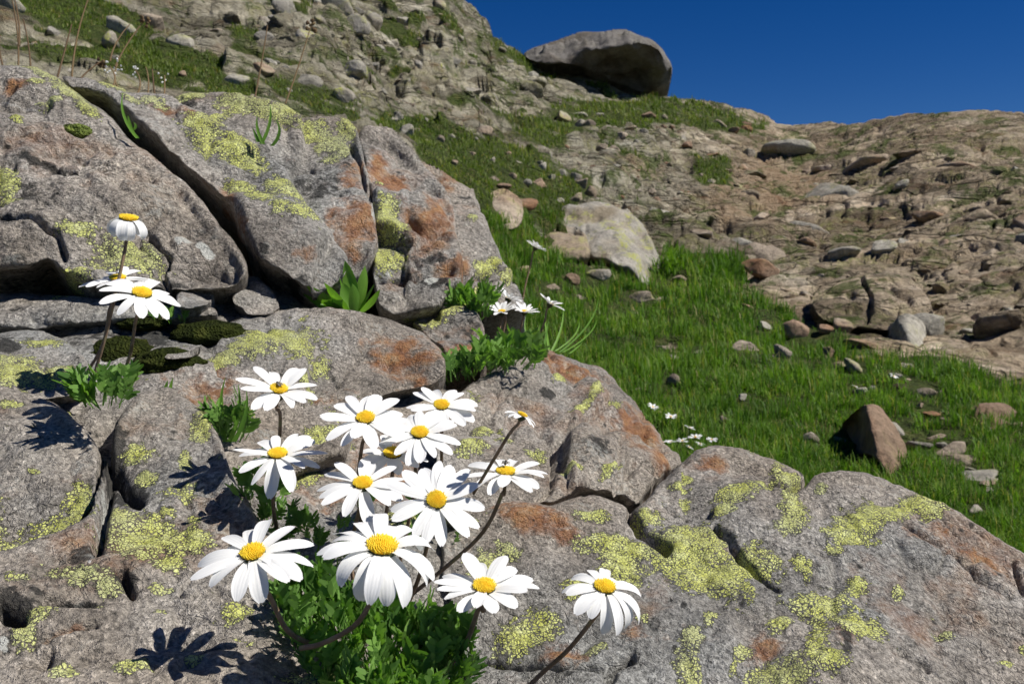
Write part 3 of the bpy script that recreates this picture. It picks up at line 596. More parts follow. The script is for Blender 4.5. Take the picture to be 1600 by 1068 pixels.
R[10] = slab_rock('boulder', [(1000, 792), (1030, 756), (1060, 726), (1085, 702), (1110, 693), (1160, 698), (1210, 715), (1250, 735), (1266, 744), (1300, 735), (1325, 732), (1370, 741), (1420, 766), (1452, 790), (1500, 812), (1560, 845), (1600, 866), (1750, 935), (1950, 1040), (1950, 1330), (760, 1330), (730, 1068), (720, 980), (690, 900), (690, 835), (740, 795), (800, 782), (862, 792), (930, 770), (985, 794)],
    [(1110, 698, .56), (1325, 740, .56), (1600, 872, .50), (1030, 765, .54), (800, 790, .48), (930, 775, .50), (760, 900, .44), (760, 1060, .38), (1000, 1060, .365), (1300, 1060, .355), (1600, 1060, .40), (1200, 900, .445), (1450, 900, .46), (1000, 900, .43)], .35, (26, .035), seed=10, amp=.75, fs=7,
    lichen=[(1090, 862, 68, 44, 30), (1168, 882, 48, 26, 20), (1060, 842, 34, 26), (1130, 888, 44, 28, 20), (1165, 912, 22, 8, 40), (972, 864, 44, 26, 15), (990, 843, 38, 16, 10), (940, 840, 40, 16, 0, .85), (1160, 772, 44, 18, -12), (1188, 764, 24, 12), (1228, 750, 26, 14, 20), (1215, 735, 12, 14), (1237, 812, 22, 24), (1228, 832, 28, 12), (1232, 790, 14, 12), (1342, 828, 40, 26, -10), (1325, 852, 40, 12, 15), (1408, 812, 60, 15, -12), (1450, 818, 26, 12), (1385, 830, 30, 12, -30),
            (1290, 945, 48, 18), (1332, 978, 52, 17, 22), (1278, 990, 16, 50, 8), (1298, 1035, 26, 18), (1350, 990, 34, 10, 20), (1080, 1030, 20, 36, -20), (1085, 985, 14, 16), (1225, 1048, 54, 26), (820, 968, 48, 24, -30), (850, 948, 28, 24), (1215, 972, 22, 12), (1338, 925, 18, 12), (930, 802, 30, 8), (1012, 800, 20, 9), (760, 872, 36, 26, 0, .8), (795, 850, 25, 14, 20, .8), (1075, 742, 10, 7), (1060, 760, 16, 5), (1072, 780, 9, 8), (1280, 775, 10, 7), (1245, 885, 12, 9, 30), (1262, 895, 6, 12), (940, 990, 20, 12, -20), (1570, 1040, 12, 6), (1160, 1010, 16, 10), (1150, 1025, 8, 20, 20, .9), (1005, 950, 14, 8, 0, .8), (900, 905, 22, 10, -20), (1110, 960, 10, 14), (1400, 935, 14, 7), (1480, 990, 12, 8), (1190, 700, 16, 6), (1300, 870, 14, 6, 30), (1130, 800, 16, 8)],
    rust=[(830, 806, 70, 22, 10, .95), (1500, 868, 70, 20, 28, .85), (1320, 1000, 30, 20, 0, .7), (1190, 1005, 30, 18, 0, .7), (1110, 716, 40, 12, 0, .8), (1000, 960, 40, 20, 0, .55), (870, 1000, 60, 20, 0, .7), (880, 830, 40, 20, 0, .75), (1420, 860, 60, 20, 0, .5), (1240, 720, 30, 10, 30, .6)],
    dark=[(1320, 1010, 12, 30, 0, .85), (1052, 920, 4, 4), (1070, 936, 6, 5), (1056, 1000, 5, 5), (1250, 742, 10, 14, 30, .7), (880, 1040, 80, 30, 0, .45)],
    cracks=[([(985, 797), (1010, 820), (1045, 846)], 6, .020), ([(1118, 822), (1140, 838), (1160, 872), (1215, 925)], 4, .009), ([(1408, 838), (1440, 860), (1492, 884)], 4, .009), ([(1492, 884), (1530, 915), (1575, 938)], 4, .008), ([(1490, 830), (1530, 850), (1575, 868), (1600, 885)], 4, .006), ([(1580, 880), (1595, 930)], 4, .007), ([(1200, 760), (1240, 770), (1265, 745)], 6, .012), ([(1405, 1020), (1450, 1052)], 4, .006), ([(1265, 745), (1240, 765)], 6, .014), ([(950, 1068), (960, 1020), (990, 1005)], 7, .02), ([(760, 1000), (850, 1020), (950, 1030)], 8, .014)])
tag(R[10], 'largest grey boulder covered in yellow-green map lichen, sloping beside the drooping daisy', 'boulder')
R[13] = slab_rock('rock', [(-320, 530), (0, 521), (60, 515), (100, 528), (132, 556), (146, 588), (120, 612), (60, 622), (-320, 640)], [(-100, 525, .60), (60, 520, .60), (130, 560, .57), (0, 610, .515), (120, 608, .52)], .2, (16, .025), seed=13, amp=.6, edge=2.5,
    lichen=[(27, 579, 44, 22), (93, 576, 26, 12), (66, 534, 30, 7), (-60, 570, 60, 20)], dark=[(8, 538, 22, 12, 0, 1), (120, 560, 12, 16, 40, .6)])
tag(R[13], 'rounded lichened rock beside the base of the two tall daisies', 'rock')
R[11] = slab_rock('boulder', [(-320, 590), (0, 602), (60, 612), (103, 642), (142, 678), (154, 702), (152, 745), (150, 785), (128, 822), (70, 845), (0, 868), (-320, 900)], [(-100, 610, .515), (60, 618, .51), (140, 690, .475), (60, 740, .435), (0, 850, .41), (120, 815, .425), (-200, 880, .40)], .25, (34, .035), seed=11, amp=.7,
    lichen=[(92, 815, 66, 18, -12), (30, 850, 46, 14, -10), (122, 788, 22, 26), (50, 732, 9, 4), (10, 630, 26, 8), (-60, 800, 60, 40), (125, 765, 14, 18)], dark=[(50, 665, 60, 12, 15, .6), (60, 690, 50, 12, 10, .52)], pale=[(160, 770, 5, 40), (60, 645, 30, 6, 20, .7)])
tag(R[11], 'rounded grey boulder with a lichen skirt and a white streak at its edge', 'boulder')
R[12] = slab_rock('boulder', [(-320, 840), (0, 862), (60, 838), (140, 800), (160, 720), (180, 655), (215, 612), (262, 602), (318, 640), (345, 680), (362, 740), (400, 800), (435, 860), (462, 940), (500, 1010), (535, 1075), (560, 1330), (-320, 1330)],
    [(215, 620, .51), (320, 650, .50), (170, 720, .455), (350, 740, .445), (200, 830, .375), (420, 860, .38), (0, 880, .355), (200, 1000, .318), (0, 1060, .30), (480, 1000, .335), (500, 1068, .315)], .3, (22, .025), seed=12, amp=.75, fs=8,
    lichen=[(215, 684, 26, 14), (226, 720, 16, 10), (276, 752, 32, 15), (231, 821, 64, 40, 10), (308, 836, 26, 18), (264, 866, 32, 12), (121, 888, 52, 15), (170, 905, 22, 12), (206, 1044, 30, 15), (300, 1025, 11, 9), (368, 950, 26, 14), (316, 656, 16, 22, 30), (303, 791, 11, 10), (190, 790, 26, 16), (60, 960, 30, 14, -20), (35, 985, 20, 20), (500, 1055, 50, 14), (560, 1040, 30, 14), (100, 1050, 20, 12), (340, 630, 14, 20), (250, 900, 18, 8), (150, 940, 14, 6), (20, 905, 26, 10), (290, 700, 10, 14), (255, 780, 14, 8)],
    dark=[(20, 950, 40, 28, 0, .95), (110, 937, 50, 10, -4, 1), (195, 890, 26, 16, 0, .95), (205, 745, 34, 24, 0, 1.0), (140, 850, 40, 14, -20, .95), (60, 925, 24, 8, 0, .8), (10, 1000, 30, 24, 0, .7), (330, 1000, 110, 30, 20, .5), (170, 690, 30, 46, 10, 1.0)],
    pale=[(162, 770, 6, 40, 0, 1), (160, 800, 14, 8), (5, 1000, 14, 20, 0, .8)], rust=[(100, 985, 60, 8, -20, .8), (200, 905, 20, 8, 0, .8), (95, 965, 40, 6, 0, .6), (270, 630, 40, 12, 20, .5)],
    cracks=[([(50, 1005), (90, 990), (148, 970)], 5, .010), ([(165, 660), (172, 700), (165, 760), (150, 840)], 9, .014), ([(180, 700), (200, 740), (215, 760)], 12, .010), ([(190, 880), (205, 910)], 9, .008), ([(70, 935), (145, 938)], 8, .008), ([(30, 1045), (80, 1025)], 5, .006), ([(0, 950), (30, 965)], 14, .012)])
tag(R[12], 'flat grey lichened rock on which the daisy shadows fall', 'boulder')
for args in [('rock', [(272, 462), (290, 446), (325, 444), (335, 462), (322, 480), (280, 482)], .67, 21, 'small pale rock propped under the split boulder next to the closed daisy stem'),
             ('rock', [(360, 462), (372, 442), (400, 440), (430, 458), (440, 478), (420, 490), (385, 488)], .705, 22, 'small banded stone tucked in the dark hollow under the slanting slab'),
             ('rock', [(245, 545), (265, 535), (300, 535), (318, 548), (300, 560), (262, 560)], .60, 23, 'flat white-grey stone bedded in the dark moss')]:
    nme, ol, d, sd_, lab = args; ol_ = np.array(ol, float); c = ol_.mean(0)
    o = slab_rock(nme, ol, [(c[0], ol_[:, 1].min(), d + .05), (c[0], ol_[:, 1].max(), d - .02), (ol_[:, 0].max(), c[1], d + .02), (c[0], c[1], d - .005)], .10, (9, .02), 2.0, .7, 1.5, sd_)
    tag(o, lab, 'rock')

# ------------------------------------------------------------------ far boulders with their own outline
STONES = []
def far_rock(outline, ctrl, thick, seed, mat, label, name='boulder', cat='boulder', rnd=(9, .1), amp=.6, step=2.0, edge=1.5, group=None, fs=6.0, cracks=(), conform=True, rough=1.0):
    if conform:   # sit the foot of the rock on the slope
        ol = np.array(outline, float); low = ol[ol[:, 1] > ol[:, 1].max() - 14]; low[:, 0] = np.clip(low[:, 0], 0, 1620)
        fu, fv = low[:, 0].mean(), ol[:, 1].max() - 5; cc = np.array(ctrl, float); k = np.argmin((cc[:, 0] - fu) ** 2 + (cc[:, 1] - fv) ** 2)
        sc_ = depth_of(t_at(fu, fv)[0]) / cc[k, 2] * .99; ctrl = [(a, b, c * sc_) for a, b, c in ctrl]
        STONES.append((ol[:, 0].mean(), ol[:, 1].mean(), np.ptp(ol[:, 0]) * .8, np.ptp(ol[:, 1]) * .5))
        ol[ol[:, 1] > ol[:, 1].max() - 14, 1] += 8; outline = ol
    o = slab_rock(name, outline, ctrl, thick, rnd, step, amp, edge, seed, mat, smooth_fit=True, fs=fs, back=(0, .3, -.15), cracks=cracks, rough=rough)
    tag(o, label, cat, group); return o
far_rock([(814, 80), (850, 68), (880, 52), (905, 47), (930, 47), (958, 43), (985, 46), (1010, 56), (1030, 70), (1046, 92), (1054, 110), (1049, 128), (1036, 140), (1012, 145), (960, 131), (920, 110), (893, 100), (860, 102), (828, 95)],
         [(812, 80, 13.40), (850, 62, 13.50), (880, 45, 14.00), (930, 41, 14.20), (975, 40, 14.20), (1010, 50, 14.10), (1035, 70, 13.90), (1054, 108, 13.70), (860, 85, 13.00), (895, 80, 12.98), (925, 72, 12.68), (955, 64, 12.63), (985, 62, 12.63), (1010, 66, 12.73), (1035, 88, 13.00),
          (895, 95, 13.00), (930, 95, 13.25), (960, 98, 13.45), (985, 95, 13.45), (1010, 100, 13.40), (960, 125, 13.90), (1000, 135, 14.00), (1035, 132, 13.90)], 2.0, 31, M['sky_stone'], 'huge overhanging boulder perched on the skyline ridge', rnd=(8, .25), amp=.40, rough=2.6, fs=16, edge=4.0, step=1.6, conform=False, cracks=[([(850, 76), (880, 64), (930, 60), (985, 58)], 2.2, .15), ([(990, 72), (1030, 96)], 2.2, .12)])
far_rock([(852, 345), (880, 326), (938, 315), (985, 330), (1005, 346), (1020, 374), (1036, 405), (1032, 432), (1008, 440), (985, 425), (950, 410), (915, 400), (880, 390)],
         [(855, 345, 6.1), (938, 318, 6.3), (985, 332, 6.15), (1005, 350, 6.1), (940, 345, 5.8), (985, 345, 5.75), (1034, 410, 5.75), (1000, 400, 5.45), (950, 390, 5.5), (890, 380, 5.7), (1008, 438, 5.35), (970, 370, 5.6)], .7, 32, M['lichen_stone'], 'large pale boulder streaked with yellow lichen standing in the meadow grass', rnd=(8, .10), amp=.7, fs=8)
far_rock([(833, 370), (868, 351), (898, 346), (915, 360), (925, 395), (900, 402), (850, 402)], [(868, 353, 5.7), (898, 348, 5.75), (905, 375, 5.35), (860, 380, 5.3), (835, 380, 5.5), (880, 400, 5.15)], .4, 33, M['stone'], 'grey boulder leaning against the large lichen-streaked meadow boulder', rnd=(7, .08))
far_rock([(1322, 664), (1334, 645), (1345, 632), (1366, 635), (1386, 660), (1405, 682), (1416, 704), (1419, 730), (1398, 735), (1375, 715), (1345, 705), (1322, 700)],
         [(1345, 634, 2.80), (1352, 650, 2.72), (1366, 675, 2.66), (1385, 715, 2.60), (1368, 637, 2.90), (1392, 668, 2.86), (1417, 710, 2.80), (1400, 700, 2.72), (1325, 675, 3.05), (1335, 660, 2.95), (1340, 690, 2.88), (1400, 732, 2.62), (1355, 700, 2.76)], .3, 34, M['rust'], 'upright wedge-shaped brown boulder with a dark shaded side in the grass', rnd=(4, .03), amp=.4, fs=4)
far_rock([(1392, 512), (1400, 497), (1415, 492), (1432, 500), (1446, 516), (1448, 535), (1434, 545), (1415, 540), (1395, 532)],
         [(1402, 497, 4.75), (1412, 495, 4.75), (1403, 515, 4.62), (1420, 512, 4.6), (1447, 520, 4.8), (1393, 520, 4.95), (1425, 540, 4.5), (1440, 540, 4.62)], .35, 35, M['stone'], 'pale bluff-faced boulder at the foot of the bare slope', rnd=(4, .04), amp=.3, fs=6)
far_rock([(1518, 640), (1530, 630), (1570, 627), (1592, 640), (1597, 655), (1580, 662), (1530, 655)], [(1530, 632, 3.15), (1575, 630, 3.15), (1520, 645, 3.1), (1555, 645, 3.0), (1590, 655, 3.05), (1550, 658, 2.95)], .3, 36, M['rust'], 'low rust-orange stone half sunk in the grass', rnd=(5, .04), amp=.5)
far_rock([(1262, 478), (1285, 455), (1310, 440), (1352, 432), (1392, 428), (1420, 438), (1448, 462), (1464, 490), (1455, 506), (1405, 512), (1340, 505), (1290, 498)],
         [(1270, 475, 5.9), (1330, 440, 6.2), (1400, 432, 6.2), (1450, 470, 5.7), (1390, 470, 5.55), (1320, 475, 5.6), (1300, 497, 5.3), (1400, 508, 5.15), (1450, 503, 5.2)], .5, 37, M['hill'], 'broad cracked pale outcrop where the meadow meets the bare slope', 'outcrop_rock', 'rock', rnd=(7, .1), amp=.45, fs=10, cracks=[([(1345, 440), (1360, 470), (1352, 500)], 3, .05), ([(1390, 455), (1430, 475), (1460, 480)], 3, .07)])
far_rock([(758, 332), (762, 312), (785, 304), (808, 312), (820, 330), (812, 346), (775, 348)], [(765, 315, 5.75), (790, 307, 5.8), (815, 328, 5.7), (785, 328, 5.5), (775, 345, 5.4), (810, 344, 5.45)], .35, 40, M['warm'], 'rounded pinkish boulder in the turf above the lone far daisy', rnd=(7, .08), amp=.5)

# ------------------------------------------------------------------ loose stones: shared shapes, each an object
def stone_mesh(seed, sub=3, flat=.65, nplanes=9):
    r = np.random.default_rng(seed)
    import bmesh
    bm = bmesh.new(); bmesh.ops.create_icosphere(bm, subdivisions=sub, radius=1)
    v = np.array([x.co[:] for x in bm.verts]); f = np.array([[l.index for l in x.verts] for x in bm.faces]); bm.free()
    nn = r.normal(size=(nplanes, 3)); nn /= np.linalg.norm(nn, axis=1)[:, None]; dd = r.uniform(.55, .95, nplanes)
    c = np.maximum(v @ nn.T, 1e-3) / dd; rad = 1 / (np.sum(np.maximum(c, 0) ** 44, 1) ** (1 / 44) + .02)
    rad = np.minimum(rad, 1.25)
    p = v * rad[:, None]; p = p * (1 + .07 * fbm(p * 2.2 + seed, 3)[:, None] + .035 * fbm(p * 7 + seed, 2)[:, None])
    p = p * np.array([1, r.uniform(.7, 1.0), flat * r.uniform(.8, 1.15)])
    p = p / np.abs(p[:, 0]).max() * .5
    return mesh_from('stone_shape', p, T=f)
SHAPES = [stone_mesh(k, 4 if k < 8 else 3, .6 + .1 * (k % 4)) for k in range(14)]
SLABS = [stone_mesh(50 + k, 4, .38 + .05 * (k % 3), 9) for k in range(8)]
def put_stone(u, v, wpx, mat, label, group=None, name='stone', slab=False, sink=.25, rot=None, shape=None, tall=1.0, cat='stone'):
    p = t_at(u, v)[0]; d = depth_of(p); s = wpx / F * d
    src = (SLABS if slab else SHAPES); me = src[random.randrange(len(src)) if shape is None else shape]
    key = (me.name, mat)
    if key not in CACHE:
        m2 = me.copy(); m2.materials.clear(); m2.materials.append(M[mat]); CACHE[key] = m2
    o = link(name, CACHE[key], None, None, p + np.array([0, s * .15, s * (.30 * (.55 if slab else 1) * tall - sink * .5)]))
    o.scale = (s * 1.08, s * random.uniform(.8, 1.1), s * tall * random.uniform(.9, 1.1)); o.rotation_euler = (random.uniform(-.3, .3), random.uniform(-.3, .3) if rot is None else rot, random.uniform(0, 6.28) if rot is None else random.uniform(-.4, .4))
    STONES.append((u, v - wpx * .1, wpx, wpx * (.5 if slab else .8))); tag(o, label, cat, group); return o
CACHE = {}
NOTABLE = [(785, 296, 28, 'rust', 'small dark red stone sitting on the rounded pinkish boulder'), (822, 322, 40, 'rust', 'rusty stone beside the rounded pinkish boulder'), (844, 290, 26, 'warm', 'pale upright stone uphill from the rounded pinkish boulder'),
    (1040, 348, 52, 'stone', 'pale pointed stone behind the large lichen-streaked boulder'), (1092, 384, 50, 'warm', 'flat brown stone between two green tufts at the meadow head'), (1062, 432, 34, 'warm', 'small pale stone beside the lower end of the lichen-streaked boulder'),
    (998, 470, 62, 'stone', 'long pale stone lying flat in the meadow below the streaked boulder'), (893, 440, 32, 'rust', 'orange-brown stone in the grass behind the far daisies'), (934, 436, 40, 'lichen_stone', 'greenish grey stone next to the orange-brown meadow stone'),
    (862, 456, 34, 'warm', 'brown stone low in the grass directly behind the far daisies'), (820, 424, 34, 'warm', 'upright brown stone below the lone far daisy'), (1335, 580, 40, 'stone', 'pale rounded stone with a white face in the meadow'),
    (1224, 560, 28, 'stone', 'light crumbly stone in the meadow under the orange stone'), (1250, 524, 52, 'rust', 'orange crumbling stone patch in the meadow'), (1288, 526, 36, 'rust', 'small orange stone next to the orange crumbling patch'),
    (1316, 517, 36, 'warm', 'pale stone between the orange patch and the bluff-faced boulder'), (1356, 543, 64, 'rust', 'long reddish stone in front of the bluff-faced boulder'), (1300, 492, 52, 'stone', 'wide pale stone under the broad cracked outcrop'),
    (1268, 690, 28, 'stone', 'small pale stone near the upright wedge boulder'), (1130, 662, 20, 'warm', 'tiny brown stone in the grass beyond the small daisy cluster'), (1494, 700, 62, 'warm', 'flat pinkish stone lying in the lower meadow'),
    (1536, 748, 60, 'stone', 'long thin grey stone in the lower meadow grass'), (1456, 642, 36, 'rust', 'rust stone between the wedge boulder and the low orange stone'), (1526, 802, 30, 'stone', 'small white-grey stone just above the big lichened boulder'),
    (1478, 690, 26, 'stone', 'small pale stone touching the flat pinkish stone'), (1160, 632, 22, 'stone', 'pale pebble in the mid meadow'), (1195, 510, 30, 'stone', 'faint grey stone in the upper meadow grass'), (1165, 548, 44, 'warm', 'low brown stone in the mid meadow grass'),
    (1050, 600, 30, 'warm', 'brown stone in the grass above the small daisy cluster'), (1295, 556, 24, 'warm', 'pinkish pebble behind the pale rounded meadow stone'), (905, 182, 26, 'stone', 'bright upright stone on the grass below the skyline boulder'),
    (878, 187, 32, 'stone', 'leaning grey stone beside the bright upright stone'), (1200, 395, 60, 'warm', 'brown rock at the head of the meadow'), (1195, 425, 70, 'rust', 'rust-brown rock face at the meadow head'), (1540, 760, 30, 'warm', 'brown stone under the long thin grey stone')]
for u, v, wp, mt, lab in NOTABLE:
    put_stone(u, v, wp, mt, lab, slab=('flat' in lab or 'long' in lab or 'low' in lab), sink=.2)
random.seed(21)
def scatter(n, poly, wr, mats, label, group, name='stone', slab=.3, avoid=.0, cat='stone'):
    poly = np.array(poly, float); lo = poly.min(0); hi = poly.max(0); placed = []; tries = 0
    while len(placed) < n and tries < n * 60:
        tries += 1
        q = np.array([random.uniform(lo[0], hi[0]), random.uniform(lo[1], hi[1])])
        if poly_sd(q[None], poly)[0][0] < 0: continue
        wpx = wr[0] + (wr[1] - wr[0]) * random.random() ** 2.2
        if any(abs(q[0] - a[0]) < (wpx + a[2]) * .36 and abs(q[1] - a[1]) < (wpx + a[2]) * .13 for a in placed): continue
        placed.append((q[0], q[1], wpx))
        mt = random.choice(mats); put_stone(q[0], q[1], wpx, mt, ('big ' if wpx > (wr[0] + wr[1]) / 2 else '') + {'stone': 'grey ', 'warm': 'brown ', 'rust': 'rust-red ', 'lichen_stone': 'yellow-lichened ', 'hill': 'tan '}[mt] + label, group, name, random.random() < slab, (.36 if name == 'stone' else .46), cat=cat)
scatter(44, [(600, 150), (700, 180), (830, 215), (930, 270), (1000, 330), (860, 330), (740, 280), (620, 200)], (10, 34), ['stone', 'warm', 'stone'], 'stone strewn over the grassy diagonal band above the boulders', 'stones on the grassy diagonal band')
scatter(60, [(870, 170), (1190, 190), (1180, 215), (1150, 300), (950, 300), (860, 215)], (10, 34), ['warm', 'stone', 'rust'], 'stone on the broken brown ground below the skyline boulder', 'stones below the skyline boulder')
scatter(150, [(330, 0), (700, 2), (765, 60), (830, 110), (880, 160), (700, 175), (560, 150), (360, 90)], (14, 84), ['hill', 'hill', 'stone', 'lichen_stone'], 'outcrop block on the rocky hillside beside the skyline boulder', 'outcrop blocks on the rocky hillside', 'outcrop_rock', .4, cat='rock')
scatter(24, [(0, 10), (330, 10), (560, 160), (300, 130), (140, 110), (0, 95)], (16, 60), ['stone', 'warm', 'lichen_stone'], 'stone in the turf behind the dry stalks and split boulder', 'stones behind the dry stalks', slab=.4)
scatter(125, [(1150, 225), (1400, 215), (1600, 215), (1640, 520), (1480, 520), (1240, 460), (1160, 380)], (22, 130), ['hill', 'hill', 'hill', 'warm', 'stone'], 'rock layer breaking out of the bare ochre slope', 'rock layers on the bare slope', 'outcrop_rock', .9, cat='rock')
scatter(14, [(900, 470), (1200, 480), (1560, 610), (1600, 820), (1400, 740), (1000, 600)], (9, 24), ['stone', 'warm'], 'stone showing through the meadow grass', 'small stones in the meadow')

scatter(16, [(900, 440), (1180, 470), (1560, 610), (1600, 800), (1400, 730), (1050, 590), (900, 500)], (26, 58), ['stone', 'warm', 'lichen_stone'], 'half-buried flat stone in the meadow turf', 'half-buried meadow slabs', slab=1.0)
# ------------------------------------------------------------------ grass
def blades(name, base, hgt, wid, mat, tint, lean=.5, parent=None, org=None):
    n = len(base); r = RNG
    az = r.uniform(0, 2 * np.pi, n); dirv = np.stack([np.cos(az), np.sin(az), np.zeros(n)], 1)
    side = np.stack([-np.sin(az), np.cos(az), np.zeros(n)], 1)
    le = np.abs(r.normal(0, lean, n))
    h = hgt[:, None]; mid = base + np.array([0, 0, 1]) * h * .55 + dirv * h * (.25 * le)[:, None]
    tip = base + np.array([0, 0, 1]) * h * (1 - .25 * np.minimum(le, 2))[:, None] + dirv * h * (.8 * le)[:, None]
    wv = side * wid[:, None] * .5
    V = np.stack([base - wv, base + wv, mid + wv * .75, mid - wv * .75, tip], 1).reshape(-1, 3)
    k = np.arange(n) * 5; Q = np.stack([k, k + 1, k + 2, k + 3], 1); T = np.stack([k + 3, k + 2, k + 4], 1)
    if org is None: org = np.zeros(3)
    me = mesh_from(name, V - org, Q, T, {'tint': np.repeat(tint, 5), 'tip': np.tile([0, 0, .5, .5, 1.], n)}, True)
    return link(name, me, mat, parent, None if parent is not None else org)
def meadow(n, lo, hi, hfun, wpx, mat, label, thr):
    u = RNG.uniform(lo[0], hi[0], n); v = lo[1] + (hi[1] - lo[1]) * RNG.random(n)
    ok = v > np.interp(u, T_us, T_vs) + 2; u = u[ok]; v = v[ok]
    g = t_at(u, v, T_g); p = t_at(u, v)
    cl = fbm(p * 5, 3) * .5 + .5; st_ = np.zeros(len(u), bool)
    for a, b, ww, hh in STONES: st_ |= (np.abs(u - a) < ww * .46) & (v > b - hh * .4) & (v < b + hh * .40)
    keep = (g > thr) & ~st_ & (RNG.random(len(u)) < np.clip((g - thr) * 4, .1, 1) * np.clip(cl * 1.7 - .25, .1, 1)); u, v, p, cl = u[keep], v[keep], p[keep], cl[keep]
    d = depth_of(p); h = hfun(d) * RNG.uniform(.35, 1.15, len(d)) * (.25 + 1.3 * cl)
    wd = np.maximum(.0016, wpx * d / F) * RNG.uniform(.6, 1.2, len(d))
    tint = np.clip(.42 + .9 * fbm(p * 2.4 + 4, 4) + RNG.normal(0, .22, len(d)), 0, .93); tint[RNG.random(len(d)) < .04 + .16 * (fbm(p * 2.0 + 91, 3) > .24)] = 1
    hb = RNG.random(len(d)) < .22 * (fbm(p * 1.1 + 77, 2) > -.05); h[hb] *= .55; wd[hb] *= 2.6
    o = blades('grass', p - np.array([0, 0, .004]), h, wd, mat, tint, .6); tag(o, label, 'grass', None, 'stuff'); return len(d)
meadow(270000, (560, 330), (1900, 950), lambda d: np.clip(.0165 * d, .042, .095), 1.3, M['blade'], 'lush green meadow grass between the boulders and the bare slope', .33)
def tussocks(n, lo, hi, label):
    u = RNG.uniform(lo[0], hi[0], n); v = RNG.uniform(lo[1], hi[1], n); ok = t_at(u, v, T_g) > .5; u, v = u[ok], v[ok]
    for a, b, ww, hh in STONES:
        ok = ~((np.abs(u - a) < ww * .6) & (v > b - hh * .5) & (v < b + hh)); u, v = u[ok], v[ok]
    c = t_at(u, v); d = depth_of(c); m = 46; sz = RNG.uniform(.5, 1.3, len(u)) * np.clip(.020 * d, .05, .11)
    b = np.repeat(c, m, 0) + RNG.normal(0, 1, (len(u) * m, 3)) * np.repeat(sz * .35, m)[:, None] * np.array([1, 1, .02]); dd = np.repeat(d, m)
    t = np.clip(np.repeat(RNG.uniform(.05, .95, len(u)), m) + RNG.normal(0, .15, len(dd)), 0, .95); t[RNG.random(len(dd)) < .07] = 1
    o = blades('grass', b - np.array([0, 0, .004]), np.repeat(sz, m) * RNG.uniform(.5, 1.35, len(dd)), np.maximum(.0016, 1.5 * dd / F), M['blade'], t, .75); tag(o, label, 'grass', None, 'stuff')
tussocks(2600, (560, 380), (1800, 940), 'longer tufts of grass in the meadow')
meadow(260000, (-60, -60), (1300, 380), lambda d: .0085 * d, 1.5, M['blade_far'], 'short turf on the upper mountainside', .42)

# ------------------------------------------------------------------ plants: leaves, tufts, stalks
def leaf_shape(seed, lobes=5):
    """a small divided daisy leaf along +Z (tip up), curved, length 1"""
    r = np.random.default_rng(seed); V = []; T = []
    def strip(a, b, w0, w1, nrm, bow):
        a = np.array(a, float); b = np.array(b, float); ax = b - a; sd = np.cross(ax, nrm); sd /= np.linalg.norm(sd); k = len(V); m = (a + b) / 2 + np.array(nrm) * bow
        V.extend([a - sd * w0, a + sd * w0, m + sd * w1, m - sd * w1, b + sd * w1 * .6, b - sd * w1 * .6, b + ax * .12])
        T.extend([(k, k + 1, k + 2), (k, k + 2, k + 3), (k + 3, k + 2, k + 4), (k + 3, k + 4, k + 5), (k + 5, k + 4, k + 6)])
    c = r.uniform(.1, .4)
    def sp(t): return np.array([0, c * t * t, t * (1 - .15 * t)])
    ny = np.array([0, -1.0, .2])
    strip(sp(0), sp(.45), .022, .03, ny, 0); strip(sp(.45), sp(.9), .04, .075, ny, .01)
    for i in range(lobes):
        t = .38 + .5 * i / lobes
        for s in (-1, 1):
            L = r.uniform(.2, .34) * (1.1 - .4 * abs(t - .6)); b = sp(t) + np.array([s * L * .75, r.uniform(-.06, .06), L * r.uniform(.6, .95)])
            strip(sp(t), b, .025, .06, ny, .01)
    return mesh_from('daisy_leaf', np.array(V), T=np.array(T))
LEAF = [leaf_shape(k, 3 + k % 3) for k in range(7)]
for m_ in LEAF: m_.materials.append(M['leaf'])
def frame_to(zdir, roll):
    return Vector(zdir).to_track_quat('Z', 'Y').to_matrix() @ Matrix.Rotation(roll, 3, 'Z')
def leaf_tuft(name, spots, length, label, cat='plant', spread=.7, group=None):
    """spots: array of world points where leaves root"""
    c = np.mean(spots, 0); root = empty(name, c)
    tag(root, label, cat, group)
    for s in spots:
        out = (s - c); out[2] = 0; nr = np.linalg.norm(out)
        out = out / nr if nr > 1e-6 else np.zeros(3)
        dr = np.array([0, -.12, 1.0]) + out * random.uniform(0, spread) + np.array([random.uniform(-.6, .6), random.uniform(-.6, .35), 0])
        o = link('leaf', LEAF[random.randrange(7)], None, root, s - c); L = length * random.uniform(.55, 1.15)
        m = frame_to(dr, random.uniform(-1.2, 1.2)).to_4x4(); o.rotation_euler = m.to_euler(); o.scale = (L, L, L)
    return root
def spots_uv(n, poly, d, jit=.006):
    poly = np.array(poly, float); lo = poly.min(0); hi = poly.max(0); out = []
    while len(out) < n:
        q = np.array([random.uniform(lo[0], hi[0]), random.uniform(lo[1], hi[1])])
        if poly_sd(q[None], poly)[0][0] > 0:
            dd = d(q[0], q[1]) if callable(d) else d
            out.append(P(q[0], q[1], dd + random.uniform(-jit, jit)))
    return np.array(out)
random.seed(5)
leaf_tuft('daisy_plant', spots_uv(298, [(425, 930), (470, 915), (560, 945), (660, 970), (735, 1000), (740, 1045), (700, 1130), (560, 1130), (480, 1060), (440, 985)], lambda u, v: .365 - (v - 900) / 230 * .065), .0165, 'dense tuft of finely cut green leaves under the front daisies', 'plant', .35)
leaf_tuft('daisy_plant', spots_uv(290, [(440, 900), (500, 905), (600, 960), (700, 985), (735, 1010), (720, 1120), (560, 1130), (500, 1060), (455, 985)], lambda u, v: .377 - (v - 900) / 230 * .06, .008), .0150, 'low leafy cushion rooted beneath the curved daisy stems', 'plant', .5)
